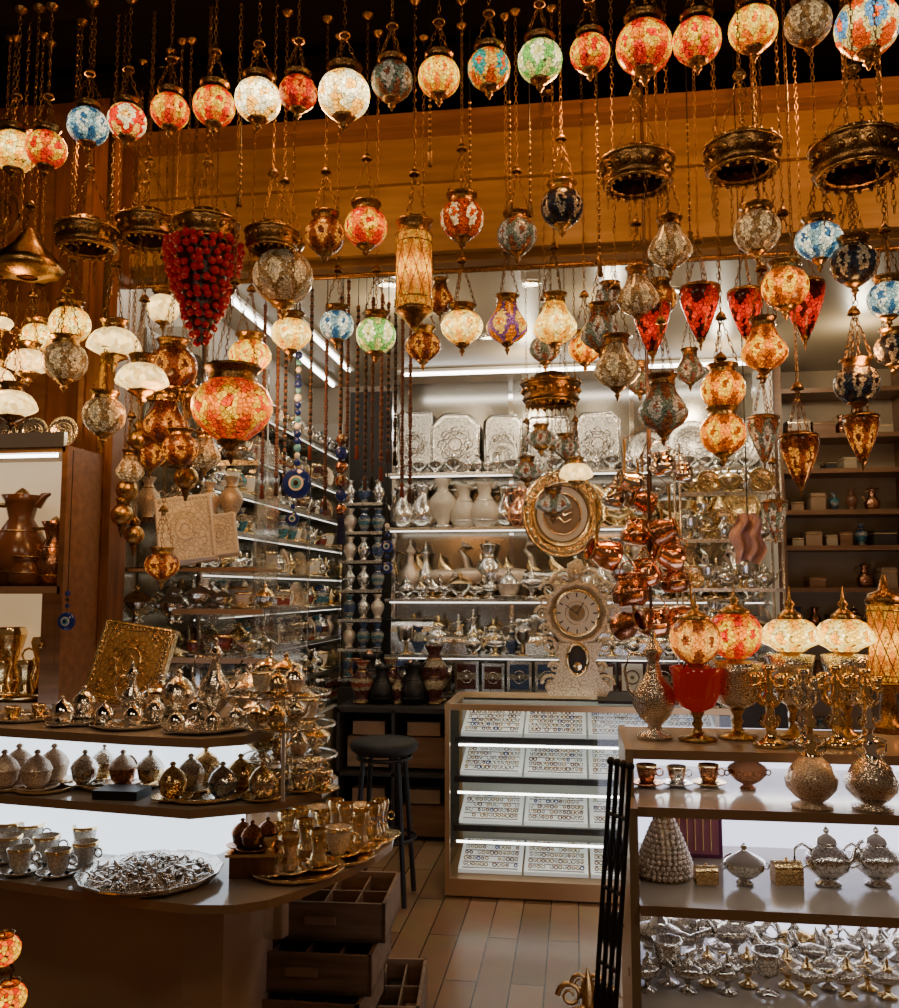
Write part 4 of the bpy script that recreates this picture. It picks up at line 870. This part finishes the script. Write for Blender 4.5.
for k in range(10):
    for sg in(-1,1): m.tube([(.0455*math.cos(2*pi*k/10+sg*t*.2),.0455*math.sin(2*pi*k/10+sg*t*.2),.135+.205*t/8) for t in range(9)],.0016,BRASS,3)
m.v=[(a,b_,c-.235) for a,b_,c in m.v]; m.obj('pierced_table_lantern',(q.x,q.y,q.z+.235))
zs=RZ[1]
for px,h,pr,nm in [(647,28,cup(DCOPPER,COPPER),'copper_cup'),(677,26,cup(SILVER,SSILVER),'silver_cup'),(709,28,cup(DCOPPER,SGOLD),'copper_cup')]: single(nm,pr,px,786,zs,h)
single('lidded_copper_bowl',bowl(DCOPPER,BROWNG),748,789,zs,38)
for px,A,B,nm in[(812,ROSE,SGOLD,'gold_perfume_bottle'),(872,SILVERB,SSILVER,'silver_perfume_bottle')]:
    k=MB(); k.inst(bottle(A,B),(0,0,0),(.2,.2,.225)); d=ray(px,790); yy=ya-.075; k.obj(nm,(d.x/d.y*yy,yy,zs+.001))
zs=RZ[2]
k=MB(); q=onz(665,876,zs+.001); s=mpp(q); k.inst(beadcone(ROSE,BRASS),(0,0,0),76*s); k.obj('beaded_cone_box',q)
q=onz(684,868,zs); m=MB(); m.box((0,0,.065),(.14,.015,.13),plain('purple_velvet',(.16,.02,.1),.6),.0); m.box((0,-.009,.065),(.12,.004,.11),plain('box_lining',(.4,.13,.18),.5)); 
for i in range(5): m.tube([(-.04+i*.02,-.014,.02),(-.04+i*.02,-.014,.1)],.002,SGOLD,5); m.ball((-.04+i*.02,-.014,.105),.006,SGOLD,6,4)
m.obj('spoon_gift_box',(q.x+.04,2.5,zs))
for px,h,pr,nm in [(706,22,chest(GOLD,SGOLD),'gold_chest'),(745,40,bowl(SILVER,SSILVER),'silver_sugar_bowl'),(787,28,chest(GOLD,SGOLD),'gold_chest'),(828,56,teapot(SILVER,SSILVER),'silver_teapot'),(878,56,teapot(SILVER,SSILVER),'silver_teapot')]: single(nm,pr,px,884,zs,h)
zs=RZ[3]
m=MB()
for px,py,h in [(660,965,66),(700,955,64),(735,960,60),(655,945,54),(690,938,56),(720,945,52)]: put(m,random.choice([swan(SILVER,SSILVER),genie(SILVER,SSILVER)]),px,py,zs,h,U(-.6,.6))
m.obj('silver_swan_set')
m=MB()
for i in range(13): put(m,random.choice([genie(SILVERB,SGOLD),genie(SILVER,SILVER),goblet(SILVER,SSILVER),genie(ROSE,SGOLD)]),648+i*20,990-(i%2)*8+i*.6,zs,42,U(-.7,.7))
for i in range(9): put(m,random.choice([genie(GOLD,SILVER),genie(SILVER,SILVER),swan(SILVER,SSILVER)]),762+i*17,958+(i%2)*10,zs,44,U(-.7,.7))
m.obj('small_genie_lamp_set')
# ---------------------------------------------------------------- black wrought iron folding gate (folded, leaning on the stand)
m=MB(); 
def LP(t,i): return (.02+.09*t-.013*i, 2.03+.018*i-.03*(1-t), .005+1.115*t)
for i in range(4):
    m.tube([LP(0,i),LP(.5,i),LP(1,i)],.006,BLACK,6); m.ball(LP(1,i),.01,BLACK,8,5)
for t in(.06,.2,.34,.48,.62,.76,.9): m.tube([LP(t,0),LP(t,3)],.005,BLACK,6)
for t in(.13,.27,.41,.55,.69,.83):
    for i in range(3):
        a=Vector(LP(t-.05,i)); c=Vector(LP(t+.05,i+1)); m.tube([a,c],.004,BLACK,4); a=Vector(LP(t+.05,i)); c=Vector(LP(t-.05,i+1)); m.tube([a,c],.004,BLACK,4)
m.obj('wrought_iron_gate')
m=MB(); 
for sg in(-1,1):
    scroll(m,(sg*.07,0,.06),.05,sg,BRASS,.012); scroll(m,(sg*.03,0,.11),.035,sg,BRASS,.009); m.tube([(0,0,.02),(sg*.06,-.03,.012),(sg*.12,-.04,.012)],[.018,.012,.01],BRASS,6)
m.lathe([(0,0),(.03,0),(.02,.04),(.03,.08),(.015,.13),(0,.17)],BRASS,12,flute=6,amp=.1); q=onz(588,1012,0); m.obj('brass_scroll_ornament',(q.x,q.y,0),sc=.9)
# ---------------------------------------------------------------- crates
def crate(m,c,w,d,h,rz):
    T=m.T; m.T=Matrix.Translation(c)@Matrix.Rotation(rz,4,'Z'); t=.012
    m.box((0,0,t/2),(w,d,t),CRATE)
    for sy in(-1,1): m.box((0,sy*(d/2-t/2),h/2),(w,t,h),CRATE)
    for sx in(-1,1): m.box((sx*(w/2-t/2),0,h/2),(t,d,h),CRATE)
    for i in range(1,4): m.box((-w/2+w*i/4,0,h*.45),(.006,d-.02,h*.85),CRATE)
    m.box((0,0,h*.45),(w-.02,.006,h*.85),CRATE)
    for i in range(4):
        for j in(-.25,.25):
            if R_()<.7: m.box((-w/2+w*(i+.5)/4,d*j,h*.3),(w/4-.03,d/2-.04,h*.4),random.choice([BLACK,DARK,SHELFE,DCOPPER]))
    m.box((0,-d/2-.006,h*.55),(.1,.01,.025),SHELFE); m.T=T
m=MB()
crate(m,(-.93,2.95,0),.46,.4,.12,.05); crate(m,(-.7,3.25,0),.3,.4,.13,.1); crate(m,(-.9,2.98,.125),.46,.38,.12,.0); crate(m,(-.87,3.02,.25),.44,.36,.12,.03); crate(m,(-.84,3.1,.375),.42,.34,.12,.05)
m.obj('stacked_wooden_crates')
q=at(276,915,2.4)[0]; m=MB()
m.lathe([(.02,.07),(.035,.06),(.035,-.05),(.02,-.06),(0,-.07)],CGLASS,8,smooth=False); m.tube([(0,0,.07),(0,0,.73-.022-q.z)],.0015,BLACK,4); m.obj('crystal_pendant',q)
for px,py,d in [(4,950,32),(10,998,32)]:
    p,s=at(px,py,1.99); m=MB(); r=d*s/2; m.lathe([(a*r,b*r) for a,b in globe_prof(r)],MO['orange2'],20); m.lathe([(r*.5,-.86*r),(r*.7,-1.3*r),(0,-1.35*r)],BRASS,14); crownrim(m,.75*r,.6*r,.3*r,BRASS)
    m.tube([(0,0,r),(0,0,.73-.023-p.z)],.002,BLACK,5); m.obj('orange_mosaic_lantern',p)
m=MB(); q=Vector((-.98,1.85,0)); m.lathe([(0,.0),(.2,0),(.24,.4),(.25,.41),(.23,.4),(.0,.3)],WOOD,20,flute=10,amp=.02,sx=1.2)
for i in range(110): a=U(0,6.28); r=U(0,.21); m.ball((r*1.2*math.cos(a),r*math.sin(a),.4+U(-.02,.04)),U(.012,.022),random.choice([DCOPPER,BRASS,BLACK,SILVER]),8,5)
m.obj('basket_of_trinkets',q)
p,s=at(748,535,3.0); m=MB(); CL=plain('pink_white_scarf',(.5,.34,.32),.8,noise=.6,nscale=60)
vs=[];fs=[]
for i in range(13):
    for j in range(13): t=j/12; vs.append(((t-.5)*.1*(.35+.65*math.sin(.5+i/12*2.1))+.008*math.sin(i*.9),.022*math.sin(t*14+i*.3),-.15*i/12+.07-.03*abs(t-.5)*i/12))
for i in range(12):
    for j in range(12): a=i*13+j; fs.append((a,a+1,a+14,a+13))
m.add(vs,fs,CL); m.tube([(0,0,.07),(0,0,3.4-p.z)],.002,BLACK,4); m.obj('hanging_scarf',p)
# ---------------------------------------------------------------- lights
def pl(name,loc,e,c,r=.05):
    l=bpy.data.lights.new(name,'POINT'); l.energy=e; l.color=c; l.shadow_soft_size=r; o=bpy.data.objects.new(name,l); bpy.context.collection.objects.link(o); o.location=loc
for x,e in((-1.6,6),(-.8,6),(0,8),(.7,10),(1.3,10)): pl('warm_fascia_fill',(x,2.62,2.95),e,(1,.42,.1))  # added lights near the lamp row to brighten the fascia, no fixtures modelled
for x,z,y in[(-1.75,2.2,2.5),(-1.3,2.1,2.6),(.75,2.1,2.4),(1.1,1.6,2.5),(-1.0,2.2,2.9),(.3,2.1,2.9)]: pl('lamp_fill_light',(x,y,z),5.5,(1,.45,.13),.06)  # added fill near the hanging lamps, making up for their low emission
for x,y in[(-.9,4.5),(.2,4.6),(-.3,5.6),(.9,5.6),(-1.2,3.7),(1.6,5.2)]: pl('interior_fill_light',(x,y,2.85),10.5,(1,.85,.6))  # added fill at ceiling height, brightens the inner walls and shelves
for x,z in[(-1.3,1.9),(.8,1.85),(-.3,2.1)]: pl('front_fill_light',(x,1.0,z+.7),10,(1,.72,.45),.12)  # added unseen fill in front of the shop, brightens the foreground wares
w=bpy.data.worlds.new('World'); bpy.context.scene.world=w; w.use_nodes=True; w.node_tree.nodes['Background'].inputs[0].default_value=(.34,.2,.11,1); w.node_tree.nodes['Background'].inputs[1].default_value=.25
print('verts',sum(len(o.data.vertices) for o in bpy.data.objects if o.type=='MESH'))
